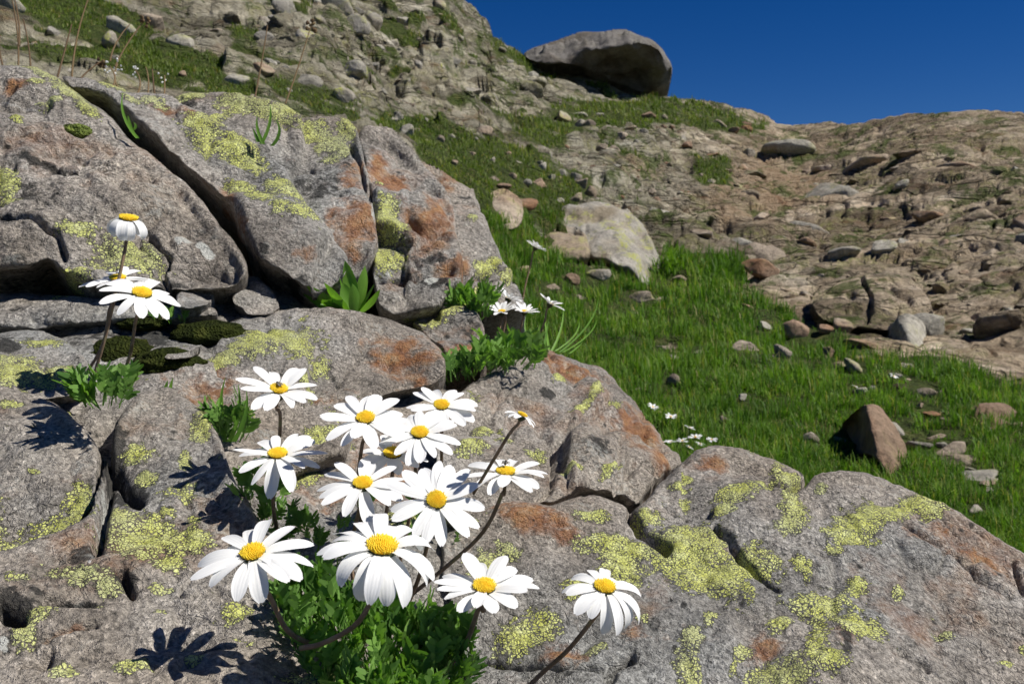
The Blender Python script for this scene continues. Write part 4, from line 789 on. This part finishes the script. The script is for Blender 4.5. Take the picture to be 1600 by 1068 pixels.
leaf_tuft('daisy_plant', spots_uv(46, [(375, 755), (420, 740), (445, 800), (440, 870), (390, 815)], .43), .015, 'small leaf tuft at the foot of the two stacked daisies beside the flat rock', 'plant')
leaf_tuft('daisy_plant', spots_uv(40, [(120, 618), (160, 606), (200, 618), (195, 640), (130, 640)], .47), .021, 'leaf rosette at the base of the tall daisies between the lichened rocks', 'plant', 1.5)
leaf_tuft('daisy_plant', spots_uv(30, [(335, 660), (385, 655), (385, 700), (345, 690)], .515), .020, 'small leaf tuft with grass blades beside the broad low rock', 'plant')
leaf_tuft('daisy_plant', spots_uv(90, [(690, 590), (740, 568), (830, 558), (840, 575), (770, 592), (700, 605)], .70, .02), .026, 'green cushion of fine leaves below the far daisy clump', 'plant')
leaf_tuft('daisy_plant', spots_uv(30, [(765, 535), (830, 530), (842, 565), (772, 574)], .77, .02), .022, 'feathery green leaves around the stems of the far daisies', 'plant')
leaf_tuft('daisy_plant', spots_uv(34, [(705, 480), (750, 470), (770, 490), (745, 515), (715, 500)], .84, .02), .034, 'dark leafy tuft against the narrow grey boulder', 'plant')
leaf_tuft('daisy_plant', spots_uv(30, [(620, 800), (700, 760), (720, 850), (640, 870)], .465), .013, 'leaf tuft in the shade behind the central daisies', 'plant')
leaf_tuft('daisy_plant', spots_uv(34, [(455, 810), (560, 790), (590, 860), (520, 900), (450, 880)], .425), .014, 'dark leaf tuft between the largest daisy and the stacked daisies', 'plant')
leaf_tuft('daisy_plant', spots_uv(14, [(230, 500), (290, 495), (290, 510), (235, 515)], .655), .012, 'sparse green sprig on the moss under the split boulder', 'plant')

def tube(pts, rad, sides=7):
    pts = np.asarray(pts, float); n = len(pts); rad = np.broadcast_to(rad, (n,)); V = []; Q = []
    t = np.gradient(pts, axis=0); t /= np.linalg.norm(t, axis=1)[:, None]
    ref = np.array([.3, 1, .2]);
    for k in range(n):
        a = np.cross(t[k], ref); a /= np.linalg.norm(a); b = np.cross(t[k], a)
        for j in range(sides):
            an = 2 * math.pi * j / sides; V.append(pts[k] + rad[k] * (math.cos(an) * a + math.sin(an) * b))
    for k in range(n - 1):
        for j in range(sides):
            Q.append((k * sides + j, k * sides + (j + 1) % sides, (k + 1) * sides + (j + 1) % sides, (k + 1) * sides + j))
    return np.array(V), np.array(Q)
def curve_pts(ctrl, n=18):
    c = np.asarray(ctrl, float); m = len(c); t = np.linspace(0, m - 1, n); cp = np.vstack([2 * c[0] - c[1], c, 2 * c[-1] - c[-2]]); out = []
    for x in t:
        i = min(int(x), m - 2); f = x - i; p0, p1, p2, p3 = cp[i], cp[i + 1], cp[i + 2], cp[i + 3]
        out.append(.5 * ((2 * p1) + (-p0 + p2) * f + (2 * p0 - 5 * p1 + 4 * p2 - p3) * f * f + (-p0 + 3 * p1 - 3 * p2 + p3) * f ** 3))
    return np.array(out)

# broad-leaved plant in the hollow
def lance(length, width, bend, fold=.25):
    V = []; Q = []; n = 9
    for k in range(n):
        s = k / (n - 1); wd = width * (math.sin(math.pi * min(1, s * .9 + .1)) ** .8) * (1 if k < n - 1 else .1) * .5
        y = bend * length * s * s; z = length * s * (1 - .25 * bend * s)
        V += [(-wd, y + fold * wd, z), (-wd * .5, y + fold * wd * .4, z), (0, y, z), (wd * .5, y + fold * wd * .4, z), (wd, y + fold * wd, z)]
    for k in range(n - 1):
        for j in range(4): Q.append((k * 5 + j, k * 5 + j + 1, k * 5 + j + 6, k * 5 + j + 5))
    return np.array(V), np.array(Q)
root = empty('broad_leaved_plant', P(545, 488, .745)); tag(root, 'bright green broad-leaved plant in the hollow under the rust-stained boulder', 'plant')
c0 = np.array(root.location)
for (u0, v0, u1, v1, wp) in [(540, 488, 478, 462, 26), (545, 488, 500, 450, 24), (548, 488, 520, 438, 26), (552, 488, 552, 420, 28), (556, 488, 580, 425, 24), (560, 488, 590, 448, 18), (535, 490, 470, 476, 20), (545, 490, 505, 476, 24), (555, 490, 560, 450, 26), (562, 490, 596, 470, 16), (540, 490, 520, 466, 24), (550, 488, 535, 445, 24)]:
    a = P(u0, v0, .745 + random.uniform(-.015, .015)); b = P(u1, v1, .735 + random.uniform(-.03, .03)); L = np.linalg.norm(b - a)
    V, Q = lance(L * 1.06, wp / F * .68, random.uniform(.1, .35)); m = np.array(frame_to(b - a, random.uniform(-.7, .7)))
    link('leaf', mesh_from('leaf', (V @ m.T) + a - c0, Q), M['broad'], root)
# fern-like tuft by the streaked boulder
def tuft(name, pts, h, wd, label, mat='blade', lean=.5, tint=None, cat='grass tuft'):
    pts = np.asarray(pts); c = pts.mean(0); n = len(pts)
    o = blades(name, pts, h * RNG.uniform(.5, 1.1, n), np.full(n, wd), M[mat], RNG.uniform(.2, .9, n) if tint is None else np.full(n, tint), lean, None, c)
    tag(o, label, cat); return o
tp = t_at(np.clip(RNG.normal(1044, 11, 220), 1025, 1068), np.clip(RNG.normal(418, 5, 220), 405, 428)); tuft('grass_tuft', tp, .17, .016, 'bright green fern tuft beside the large lichen-streaked boulder', lean=.8)
tp = t_at(np.clip(RNG.normal(1135, 18, 350), 1095, 1168), np.clip(RNG.normal(425, 8, 350), 410, 440)); tuft('grass_tuft', tp, .16, .009, 'dark green tuft at the head of the meadow', lean=.7, tint=.2)
def slim(u0, v0, d0, u1, v1, d1, bow=0.0, n=10):
    a = P(u0, v0, d0); b = P(u1, v1, d1); t = np.linspace(0, 1, n)[:, None]
    return a + (b - a) * t + np.array([bow, 0, 0]) * (t * (1 - t) * 4)
def long_blades(name, lst, wd, label, cat='grass tuft', mat='broad'):
    root = empty(name, P(lst[0][0], lst[0][1], lst[0][2])); tag(root, label, cat); c = np.array(root.location)
    for (u0, v0, d0, u1, v1, d1, bow) in lst:
        pts = slim(u0, v0, d0, u1, v1, d1, bow); n = len(pts); sdv = np.array([1, .2, 0]) ; V = []; Q = []
        for k in range(n):
            ww = wd * .5 * (1 - (k / (n - 1)) ** 2 * .92); V += [pts[k] - sdv * ww, pts[k] + np.array([0, .3 * ww, 0]), pts[k] + sdv * ww]
        for k in range(n - 1):
            for j in (0, 1): Q.append((k * 3 + j, k * 3 + j + 1, k * 3 + j + 4, k * 3 + j + 3))
        link('blade', mesh_from('blade', np.array(V) - c, np.array(Q)), M[mat], root)
long_blades('grass_tuft', [(408, 225, .90, 422, 163, .90, .004), (412, 225, .90, 402, 180, .90, -.003), (425, 228, .89, 430, 185, .89, .006), (404, 222, .9, 395, 200, .9, 0)], .004, 'few green grass blades rooted in the lichened crest of the dark grey boulder')
long_blades('grass_tuft', [(215, 216, .80, 192, 145, .82, -.006), (206, 205, .82, 200, 180, .82, 0), (203, 206, .82, 208, 190, .82, .004)], .0035, 'single bent grass blade growing from the diagonal crack')
long_blades('grass_tuft', [(352, 690, .515, 352, 590, .515, -.003), (358, 690, .51, 372, 600, .51, .003), (345, 680, .515, 348, 620, .52, 0), (262, 620, .54, 270, 590, .54, 0), (255, 618, .54, 262, 594, .54, 0), (365, 690, .5, 385, 610, .5, .003)], .003, 'thin grass blades beside the rust patch of the broad low rock')
long_blades('grass_tuft', [(862, 548, .95, 880, 480, 1.0, .004), (868, 548, .95, 905, 500, 1.0, .008), (875, 550, .95, 935, 465, 1.05, .01), (880, 550, .95, 932, 500, 1.02, .008), (858, 548, .95, 850, 490, 1.0, 0), (890, 552, .96, 915, 520, 1.0, .004), (850, 545, .93, 857, 500, .97, 0), (840, 545, .92, 822, 495, .95, -.006), (830, 548, .9, 845, 505, .95, 0)], .0028, 'long pale grass blades rising behind the crest of the rust-orange boulder')

# dry stalks behind the split boulder
STALKS = [((8, 100), (0, 55), 'bare'), ((28, 104), (14, -20), 'bare'), ((30, 60), (20, -10), 'bare'), ((90, 108), (112, 38), 'bare'), ((112, 114), (141, -10), 'bare'), ((180, 92), (226, 32), 'head'), ((172, 84), (203, 38), 'bare'),
          ((398, 142), (418, 40), 'bare'), ((446, 150), (486, 40), 'head'), ((48, 106), (36, 30), 'bare'), ((120, 120), (160, 95), 'head'), ((188, 132), (184, 100), 'white'), ((175, 126), (172, 104), 'white'), ((214, 136), (212, 110), 'white'), ((256, 146), (257, 118), 'white'), ((243, 146), (238, 108), 'bare'), ((230, 140), (228, 105), 'bare')]
STL = {'bare': 'thin reddish dry stalk standing behind the crest of the split boulder', 'head': 'thin dry stalk with a dark seed head above the boulder crest', 'white': 'short stalk with tiny white flowers on the boulder crest'}
for (a, b, kd) in STALKS:
    d = random.uniform(1.05, 1.2); pts = slim(a[0], a[1] + 12, d - .04, b[0], b[1], d, random.uniform(-.006, .006), 12)
    root = empty('dry_stalk', pts[0]); tag(root, STL[kd], 'stalk', {'bare': 'bare dry stalks', 'head': 'stalks with seed heads', 'white': 'stalks with tiny white flowers'}[kd]); c = pts[0]
    V, Q = tube(pts, np.linspace(.0012, .0007, 12), 6); link('stem', mesh_from('stem', V - c, Q), M['dry'], root)
    if kd != 'bare':
        for k in range(9 if kd == 'head' else 7):
            p0 = pts[-1] + np.array([random.uniform(-1, 1), random.uniform(-1, 1), random.uniform(-1.4, 1)]) * .006
            r_ = .0028 if kd == 'head' else .0015
            o = link('seed' if kd == 'head' else 'floret', SHAPES[9].copy(), None, root, p0 - c); o.data.materials.clear(); o.data.materials.append(M['dry'] if kd == 'head' else M['tiny']); o.scale = (r_ * 2, r_ * 2, r_ * 3); o.rotation_euler = (random.random(), random.random(), 0)

# moss
def moss(u, v, d, wpx, hpx, label, seed, mat='moss'):
    me = SHAPES[seed % 14].copy(); p = P(u, v, d) if np.isscalar(d) else d; d = depth_of(p); co = np.zeros(len(me.vertices) * 3, np.float32); me.vertices.foreach_get('co', co); co = co.reshape(-1, 3)
    l = np.linalg.norm(co, axis=1)[:, None]; co = co / l * .5 * (1 + .25 * fbm(co / l * 2.5 + seed, 3))[:, None] * (1 + .09 * fbm(co / l * 14 + seed, 2))[:, None]
    me.vertices.foreach_set('co', co.ravel().astype(np.float32)); me.materials.clear(); me.materials.append(M[mat]); me.update()
    o = link('moss_cushion', me, None, None, p); o.scale = (wpx / F * d, wpx / F * d * .8, hpx / F * d); tag(o, label, 'moss')
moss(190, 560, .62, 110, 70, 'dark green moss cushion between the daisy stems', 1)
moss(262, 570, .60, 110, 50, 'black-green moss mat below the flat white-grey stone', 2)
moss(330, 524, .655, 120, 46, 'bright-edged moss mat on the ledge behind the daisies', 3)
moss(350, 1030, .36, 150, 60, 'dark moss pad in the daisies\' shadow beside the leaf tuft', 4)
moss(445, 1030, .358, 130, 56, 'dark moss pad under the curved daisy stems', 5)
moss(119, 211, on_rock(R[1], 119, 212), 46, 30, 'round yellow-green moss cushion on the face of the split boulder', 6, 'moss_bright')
moss(225, 505, .66, 80, 24, 'thin moss strip under the split boulder', 7)

# ------------------------------------------------------------------ daisies
def petal_mesh(L, W, lift, droop, twist, seed, r0):
    r = np.random.default_rng(seed); ns, nc = 12, 7; V = []; al = []; ac = []
    ph = r.uniform(0, 6); notch = r.uniform(.03, .07); sway = r.normal(0, .04); cup = r.uniform(-.07, .08)
    x, z, ang = r0, 0.0, lift
    cx = [x]; cz = [z]; angs = [ang]
    for k in range(1, ns):
        s = k / (ns - 1); ang = lift - droop * s ** 1.3; cx.append(cx[-1] + math.cos(ang) * L / (ns - 1)); cz.append(cz[-1] + math.sin(ang) * L / (ns - 1)); angs.append(ang)
    for k in range(ns):
        s = k / (ns - 1); wd = W * (.34 + .66 * math.sin(math.pi * min(1, s * .78 + .05)) ** .9) * (1 if s < .72 else math.sqrt(max(.0, 1 - ((s - .72) / .305) ** 2)))
        a = angs[k]; tw = twist * s
        for j in range(nc):
            y = (j / (nc - 1) - .5); t_ = .0
            if k >= ns - 2: t_ = -notch * L * (1 - math.cos(2 * math.pi * 1.5 * (y + .5)) ) * .25 * (1 if k == ns - 1 else .4)
            zz = wd * (cup * (4 * y * y) + .014 * math.cos(4 * math.pi * y)) ; yy = y * wd
            yy, zz = yy * math.cos(tw) - zz * math.sin(tw), yy * math.sin(tw) + zz * math.cos(tw)
            V.append((cx[k] + t_ * math.cos(a) - zz * math.sin(a), yy + sway * L * s * s, cz[k] + t_ * math.sin(a) + zz * math.cos(a))); al.append(s); ac.append(y + .5)
    Q = [(k * nc + j, (k + 1) * nc + j, (k + 1) * nc + j + 1, k * nc + j + 1) for k in range(ns - 1) for j in range(nc - 1)]
    return np.array(V), np.array(Q), np.array(al), np.array(ac)
def disc_mesh(r, hgt, seed, n=170):
    V = []; Q = []; T = []; rim = []; ns, nr = 24, 7
    for i in range(nr):
        t = i / (nr - 1) * math.pi / 2; rr = r * math.sin(t) * .98; z = hgt * math.cos(t) - .1 * hgt
        for j in range(ns): V.append((rr * math.cos(2 * math.pi * j / ns), rr * math.sin(2 * math.pi * j / ns), z)); rim.append(.2 * i / nr)
    for i in range(nr - 1):
        for j in range(ns): Q.append((i * ns + j, (i + 1) * ns + j, (i + 1) * ns + (j + 1) % ns, i * ns + (j + 1) % ns))
    rg = np.random.default_rng(seed)
    for k in range(n):
        f = math.sqrt((k + .5) / n); rr = r * f; a = k * 2.39996; z = hgt * math.sqrt(max(0, 1 - f * f * .96)) - .1 * hgt
        c = np.array([rr * math.cos(a), rr * math.sin(a), z]); nv = np.array([math.cos(a) * f * .8, math.sin(a) * f * .8, 1.0]); nv /= np.linalg.norm(nv)
        u = np.cross(nv, [0, 1, .1]); u /= np.linalg.norm(u); w_ = np.cross(nv, u); b = r * .075 * (.8 + .4 * rg.random()); hh = r * (.10 + .16 * f ** 3) * (.7 + .6 * rg.random()); k0 = len(V)
        for j in range(5): V.append(c + b * (math.cos(j * 1.2566) * u + math.sin(j * 1.2566) * w_) - nv * b * .5); rim.append(.3 + .4 * f)
        for j in range(5): V.append(c + b * .75 * (math.cos(j * 1.2566) * u + math.sin(j * 1.2566) * w_) + nv * hh * .8); rim.append(.6 + .5 * f)
        V.append(c + nv * hh); rim.append(.5 + .6 * f)
        for j in range(5): Q.append((k0 + j, k0 + (j + 1) % 5, k0 + 5 + (j + 1) % 5, k0 + 5 + j)); T.append((k0 + 5 + j, k0 + 5 + (j + 1) % 5, k0 + 10))
    return np.array(V), np.array(Q), np.array(T), np.array(rim)
def lathe(prof, ns=14):
    V = [(r * math.cos(2 * math.pi * j / ns), r * math.sin(2 * math.pi * j / ns), z) for r, z in prof for j in range(ns)]
    Q = [(k * ns + j, k * ns + (j + 1) % ns, (k + 1) * ns + (j + 1) % ns, (k + 1) * ns + j) for k in range(len(prof) - 1) for j in range(ns)]
    return np.array(V), np.array(Q)
def basis(nc, c):
    ray = (c - CAM) / np.linalg.norm(c - CAM); r_ = np.cross(ray, UP); r_ /= np.linalg.norm(r_); u_ = np.cross(r_, ray)
    n = nc[0] * r_ + nc[1] * u_ - nc[2] * ray; n = n / np.linalg.norm(n); x = np.cross(UP, n); x = x / np.linalg.norm(x); y = np.cross(n, x)
    return np.stack([x, y, n], 1)
FLOWERS = []
def daisy(u, v, dia, nc, size, stem, label, npet=14, lift=.12, droop=.5, skip=(), seed=0, disc=.235, pw=.30, over=None, simple=False, group=None, smin=.84, dome=.34, stem_r=.00082):
    """u,v: disc centre; dia: span in pixels; size: real span in metres; stem: [(u, v, depth offset)...] down to the ground"""
    d = size * F / dia; c = P(u, v, d); B = basis(nc, c); Rr = size / 2; rd = Rr * disc * 2 * .5 * 2 * .5
    rd = Rr * disc * .82; r = np.random.default_rng(seed + 100)
    neck = c - B[:, 2] * Rr * .30
    pts = [neck, neck - B[:, 2] * Rr * .25] + [P(a, b, d + o_) for a, b, o_ in stem]
    base = pts[-1]; root = empty('daisy', base); tag(root, label, 'flower', group)
    cp = curve_pts(pts, 22 if not simple else 8); V, Q = tube(cp, np.linspace(stem_r * 1.05, stem_r * 1.25, len(cp)), 8 if not simple else 5)
    link('stem', mesh_from('stem', V - base, Q), M['stem'], root)
    V, Q = lathe([(rd * .15, -Rr * .36), (rd * .62, -Rr * .27), (rd * 1.02, -Rr * .13), (rd * 1.1, -Rr * .02), (rd * .8, .0)]); link('calyx', mesh_from('calyx', V @ B.T + c - base, Q), M['calyx'], root)
    V, Q, T, rim = disc_mesh(rd, rd * dome, seed, 170 if not simple else 20); link('disc', mesh_from('disc', V @ B.T + c - base, Q, T, {'rim': rim}), M['disc'], root)
    a0 = r.uniform(0, 6.28); npet += (0 if simple or npet < 11 else 1)
    for k in range(npet):
        if k in skip: continue
        an = a0 + 2 * math.pi * (k + r.uniform(-.34, .34)) / npet
        L = (Rr - rd * .7) * r.uniform(smin, 1.06); W = Rr * pw * r.uniform(.78, 1.16) * .90
        li, dr = lift + r.normal(0, .12), droop * r.uniform(.6, 1.35)
        if over: li, dr, L = over(an, li, dr, L)
        V, Q, al, ac = petal_mesh(L, W, li, dr, r.normal(0, .16), seed * 31 + k, rd * .75)
        ca, sa = math.cos(an), math.sin(an); Rz = np.array([[ca, -sa, 0], [sa, ca, 0], [0, 0, 1]])
        V = V @ Rz.T + np.array([0, 0, -Rr * (.015 + .03 * (k % 2) + .012 * (k % 3))])
        link('petal', mesh_from('petal', V @ B.T + c - base, Q, attrs={'along': al, 'across': ac}), M['petal'], root)
    FLOWERS.append((root, c, B, Rr, rd)); return root, c, B, Rr, rd
def droopy(lo, extra, longer=1.0):
    # petals on the downhill side hang further
    def f(an, li, dr, L):
        s = max(0, -math.sin(an)); return li - .15 * s, dr + extra * s ** .8, L * (1 + (longer - 1) * s)
    return f
daisy(395, 862, 186, (-.14, .76, .64), .043, [(425, 938, .0), (450, 985, .006), (495, 1010, .02)], 'daisy over the flat rock casting the clearest petal shadow', 13, .16, .75, seed=1, pw=.31)
daisy(597, 852, 196, (.10, .82, .56), .0435, [(583, 930, .0), (556, 975, .004), (505, 1004, .012), (470, 1012, .02)], 'largest daisy with drooping petals above the leaf tuft', 16, .30, 1.25, seed=2, disc=.285, pw=.33, over=droopy(0, .55, 1.12), smin=.95)
daisy(757, 915, 172, (.04, .80, .60), .041, [(748, 950, .0), (725, 1010, .01), (680, 1062, .02), (655, 1090, .02)], 'daisy beside the leaf tuft with a thick bare stem, a short petal at its front', 14, .26, .5, seed=3, disc=.24, pw=.29, over=lambda an, li, dr, L: (li, dr, L * (1 - .25 * max(0, -math.sin(an)))))
daisy(945, 916, 142, (.14, .82, .55), .0365, [(933, 958, .0), (890, 1012, .01), (848, 1050, .018), (812, 1085, .02)], 'drooping daisy alone before the largest lichened boulder, petals hanging on one side', 14, .14, .75, skip=(), seed=4, disc=.275, pw=.33, over=lambda an, li, dr, L: (li - .2 * max(0, math.cos(an + .95)), dr + 1.0 * max(0, math.cos(an + .95)), L * (1 + .35 * max(0, math.cos(an + .95)) ** 2)))
daisy(682, 780, 160, (.10, .50, .86), .0425, [(672, 830, .02), (655, 900, .04), (630, 960, .05)], 'wide open daisy facing outward in the middle of the clump', 14, .06, .25, seed=5, disc=.225, pw=.31)
daisy(567, 754, 148, (.0, .80, .6), .042, [(560, 800, .01), (548, 870, .025), (560, 950, .03)], 'daisy just above the largest drooping one', 13, .12, .45, seed=6, disc=.235, pw=.31)
daisy(614, 707, 112, (.0, .84, .54), .035, [(610, 760, .0), (600, 830, .01), (600, 900, .0)], 'half hidden daisy whose yellow disc peeps between the others', 13, .10, .5, seed=7, disc=.30)
daisy(434, 708, 150, (-.02, .86, .5), .046, [(428, 760, .0), (428, 800, .01), (438, 850, .03)], 'daisy with one long petal hanging over its own stem beside the flat rock', 14, .12, .42, seed=8, disc=.225, pw=.29, over=lambda an, li, dr, L: (li, dr + .7 * (math.sin(an) < -.9), L * (1.2 if math.sin(an) < -.9 else 1)))
fa = daisy(436, 607, 132, (.10, .85, .52), .044, [(438, 650, .0), (434, 710, .015), (420, 790, .03)], 'uppermost daisy of the clump carrying a dark fly', 12, .34, .5, seed=9, disc=.235, pw=.31)
daisy(571, 652, 140, (-.02, .80, .62), .042, [(565, 700, .01), (560, 780, .03), (580, 900, .05)], 'daisy with overlapping petals in the upper middle of the clump', 14, .12, .4, seed=10, disc=.235, pw=.32)
daisy(656, 675, 134, (.04, .78, .62), .041, [(650, 720, .01), (645, 780, .02), (620, 900, .04)], 'daisy overlapping the shaded petals of its upper neighbour', 14, .12, .4, seed=11, disc=.235, pw=.31)
daisy(690, 632, 118, (.05, .80, .60), .040, [(690, 690, .0), (685, 760, .02), (650, 880, .04)], 'daisy partly covered at the back of the clump near the broad low rock', 13, .14, .4, seed=12, disc=.235, pw=.32)
daisy(816, 648, 62, (.42, .88, .10), .0165, [(800, 672, .0), (782, 700, .004), (740, 770, .03)], 'small sideways daisy on a thin dark stem against the rust-stained rock', 11, .05, .75, seed=13, disc=.30, pw=.30, dome=.6, stem_r=.0006)
fb = daisy(790, 736, 140, (.06, .92, .38), .041, [(785, 770, .0), (765, 815, .006), (735, 852, .015), (660, 915, .02), (600, 960, .02)], 'daisy with a resting grey fly on a long slanting stem', 13, .16, .5, seed=14, disc=.245, pw=.31)
daisy(222, 457, 132, (.12, .86, .49), .048, [(212, 500, .0), (200, 565, .01), (170, 612, .02)], 'open daisy in front of the split boulder on a tall stem', 12, .06, .6, seed=15, disc=.255, pw=.30)
daisy(184, 434, 112, (-.12, .94, .30), .0435, [(172, 480, .0), (160, 540, .01), (120, 600, .02), (85, 612, .02)], 'daisy seen almost edge-on behind the open tall one', 12, .10, .4, seed=16, disc=.24)
daisy(201, 341, 64, (.05, .96, .24), .0245, [(196, 385, .0), (188, 425, .0), (166, 520, .008), (140, 610, .02)], 'closed cup-shaped white daisy on the tallest pink stem', 9, 0, 0, seed=17, disc=.50, pw=.58, over=lambda an, li, dr, L: (-.05 + .12 * math.sin(5 * an), 2.15, L * 1.75), dome=.35, smin=.95)
FD = dict(npet=15, lift=.5, droop=.35, stem_r=.0009, pw=.26)
daisy(795, 466, 52, (.42, .88, .02), .035, [(790, 500, .0), (782, 540, .0), (778, 575, -.02)], 'tallest of the far daisies beside the narrow boulder, seen from behind', seed=18, group=None, **FD)
daisy(784, 486, 54, (-.05, .93, .34), .035, [(780, 520, .0), (778, 575, .0)], 'far daisy with its dark stem in front of the narrow boulder', seed=19, **FD)
daisy(820, 486, 46, (.2, .90, .30), .032, [(812, 520, .0), (800, 575, .0)], 'far daisy tucked between two neighbours above the fine-leaved cushion', seed=20, **FD)
daisy(860, 474, 50, (.45, .86, .05), .034, [(850, 505, .0), (835, 540, .0), (822, 572, -.02)], 'far daisy leaning over the meadow on a slanting stem', seed=21, **FD)
daisy(837, 386, 40, (.45, .88, -.05), .034, [(830, 410, .0), (820, 450, .0), (812, 500, .0)], 'lone farther daisy against the grey meadow boulder', seed=22, **FD)
for k, (u, v, s) in enumerate([(1020, 635, 20), (1048, 650, 22), (1078, 668, 20), (1086, 682, 24), (1066, 688, 20), (1048, 690, 20), (1094, 693, 18), (1112, 686, 20), (1077, 698, 16), (1036, 690, 14), (1336, 603, 11), (1397, 587, 15), (1330, 330, 6)]):
    if k == 12: continue
    tp = t_at(u, v + 22)[0]; dd = depth_of(tp)
    daisy(u, v, s, (random.uniform(-.1, .5), .85, random.uniform(.0, .4)), s / F * dd, [(u - 2, v + 14, .0), (u - 3, v + 24, .03)], 'small white daisy in the distant cluster beyond the boulders' if k < 10 else 'tiny white flower alone in the meadow grass', 10, .25, .3, seed=40 + k, simple=True, group='distant daisy cluster' if k < 10 else 'single flowers in the meadow', pw=.34)

# ------------------------------------------------------------------ flies
def fly(fl, off, heading, size, label):
    root0, c, B, Rr, rd = fl; up = B[:, 2]; f = B[:, 0] * math.cos(heading) + B[:, 1] * math.sin(heading); s = np.cross(up, f); Fm = np.stack([f, s, up], 1)
    o = c + B @ np.array(off); root = empty('fly', o); tag(root, label, 'fly')
    V = []; T = []
    for (cx, cz, rx, ry, rz) in [(.55, .28, .16, .2, .17), (.2, .30, .28, .24, .22), (-.35, .26, .42, .24, .2)]:
        k0 = len(V)
        for i in range(7):
            a = math.pi * i / 6
            for j in range(9): b = 2 * math.pi * j / 9; V.append((cx + rx * math.cos(a), ry * math.sin(a) * math.cos(b), cz + rz * math.sin(a) * math.sin(b)))
        for i in range(6):
            for j in range(9): T += [(k0 + i * 9 + j, k0 + (i + 1) * 9 + j, k0 + (i + 1) * 9 + (j + 1) % 9), (k0 + i * 9 + j, k0 + (i + 1) * 9 + (j + 1) % 9, k0 + i * 9 + (j + 1) % 9)]
    link('body', mesh_from('body', (np.array(V) * size) @ Fm.T, T=np.array(T)), M['fly'], root)
    for sg in (-1, 1):
        Wv = [(.2, sg * .12, .5), (-.2, sg * .42, .50), (-.75, sg * .48, .44), (-1.0, sg * .30, .42), (-.7, sg * .10, .46)]
        link('wing', mesh_from('wing', (np.array(Wv) * size) @ Fm.T, T=np.array([(0, 1, 2), (0, 2, 3), (0, 3, 4)])), M['wing'], root)
        for lx in (.35, .15, -.1):
            pts = np.array([(lx, sg * .15, .2), (lx * 1.6, sg * .45, .32), (lx * 2.0, sg * .62, 0)]) * size; V2, Q2 = tube(pts, size * .03, 5)
            link('leg', mesh_from('leg', V2 @ Fm.T, Q2), M['fly'], root)
fly(fa, (-.0002, .0010, .0016), 1.9, .0030, 'dark fly sitting on the disc of the uppermost daisy')
fly(fb, (.0006, .0032, .0022), 1.2, .0030, 'grey fly resting on the daisy with the long slanting stem')
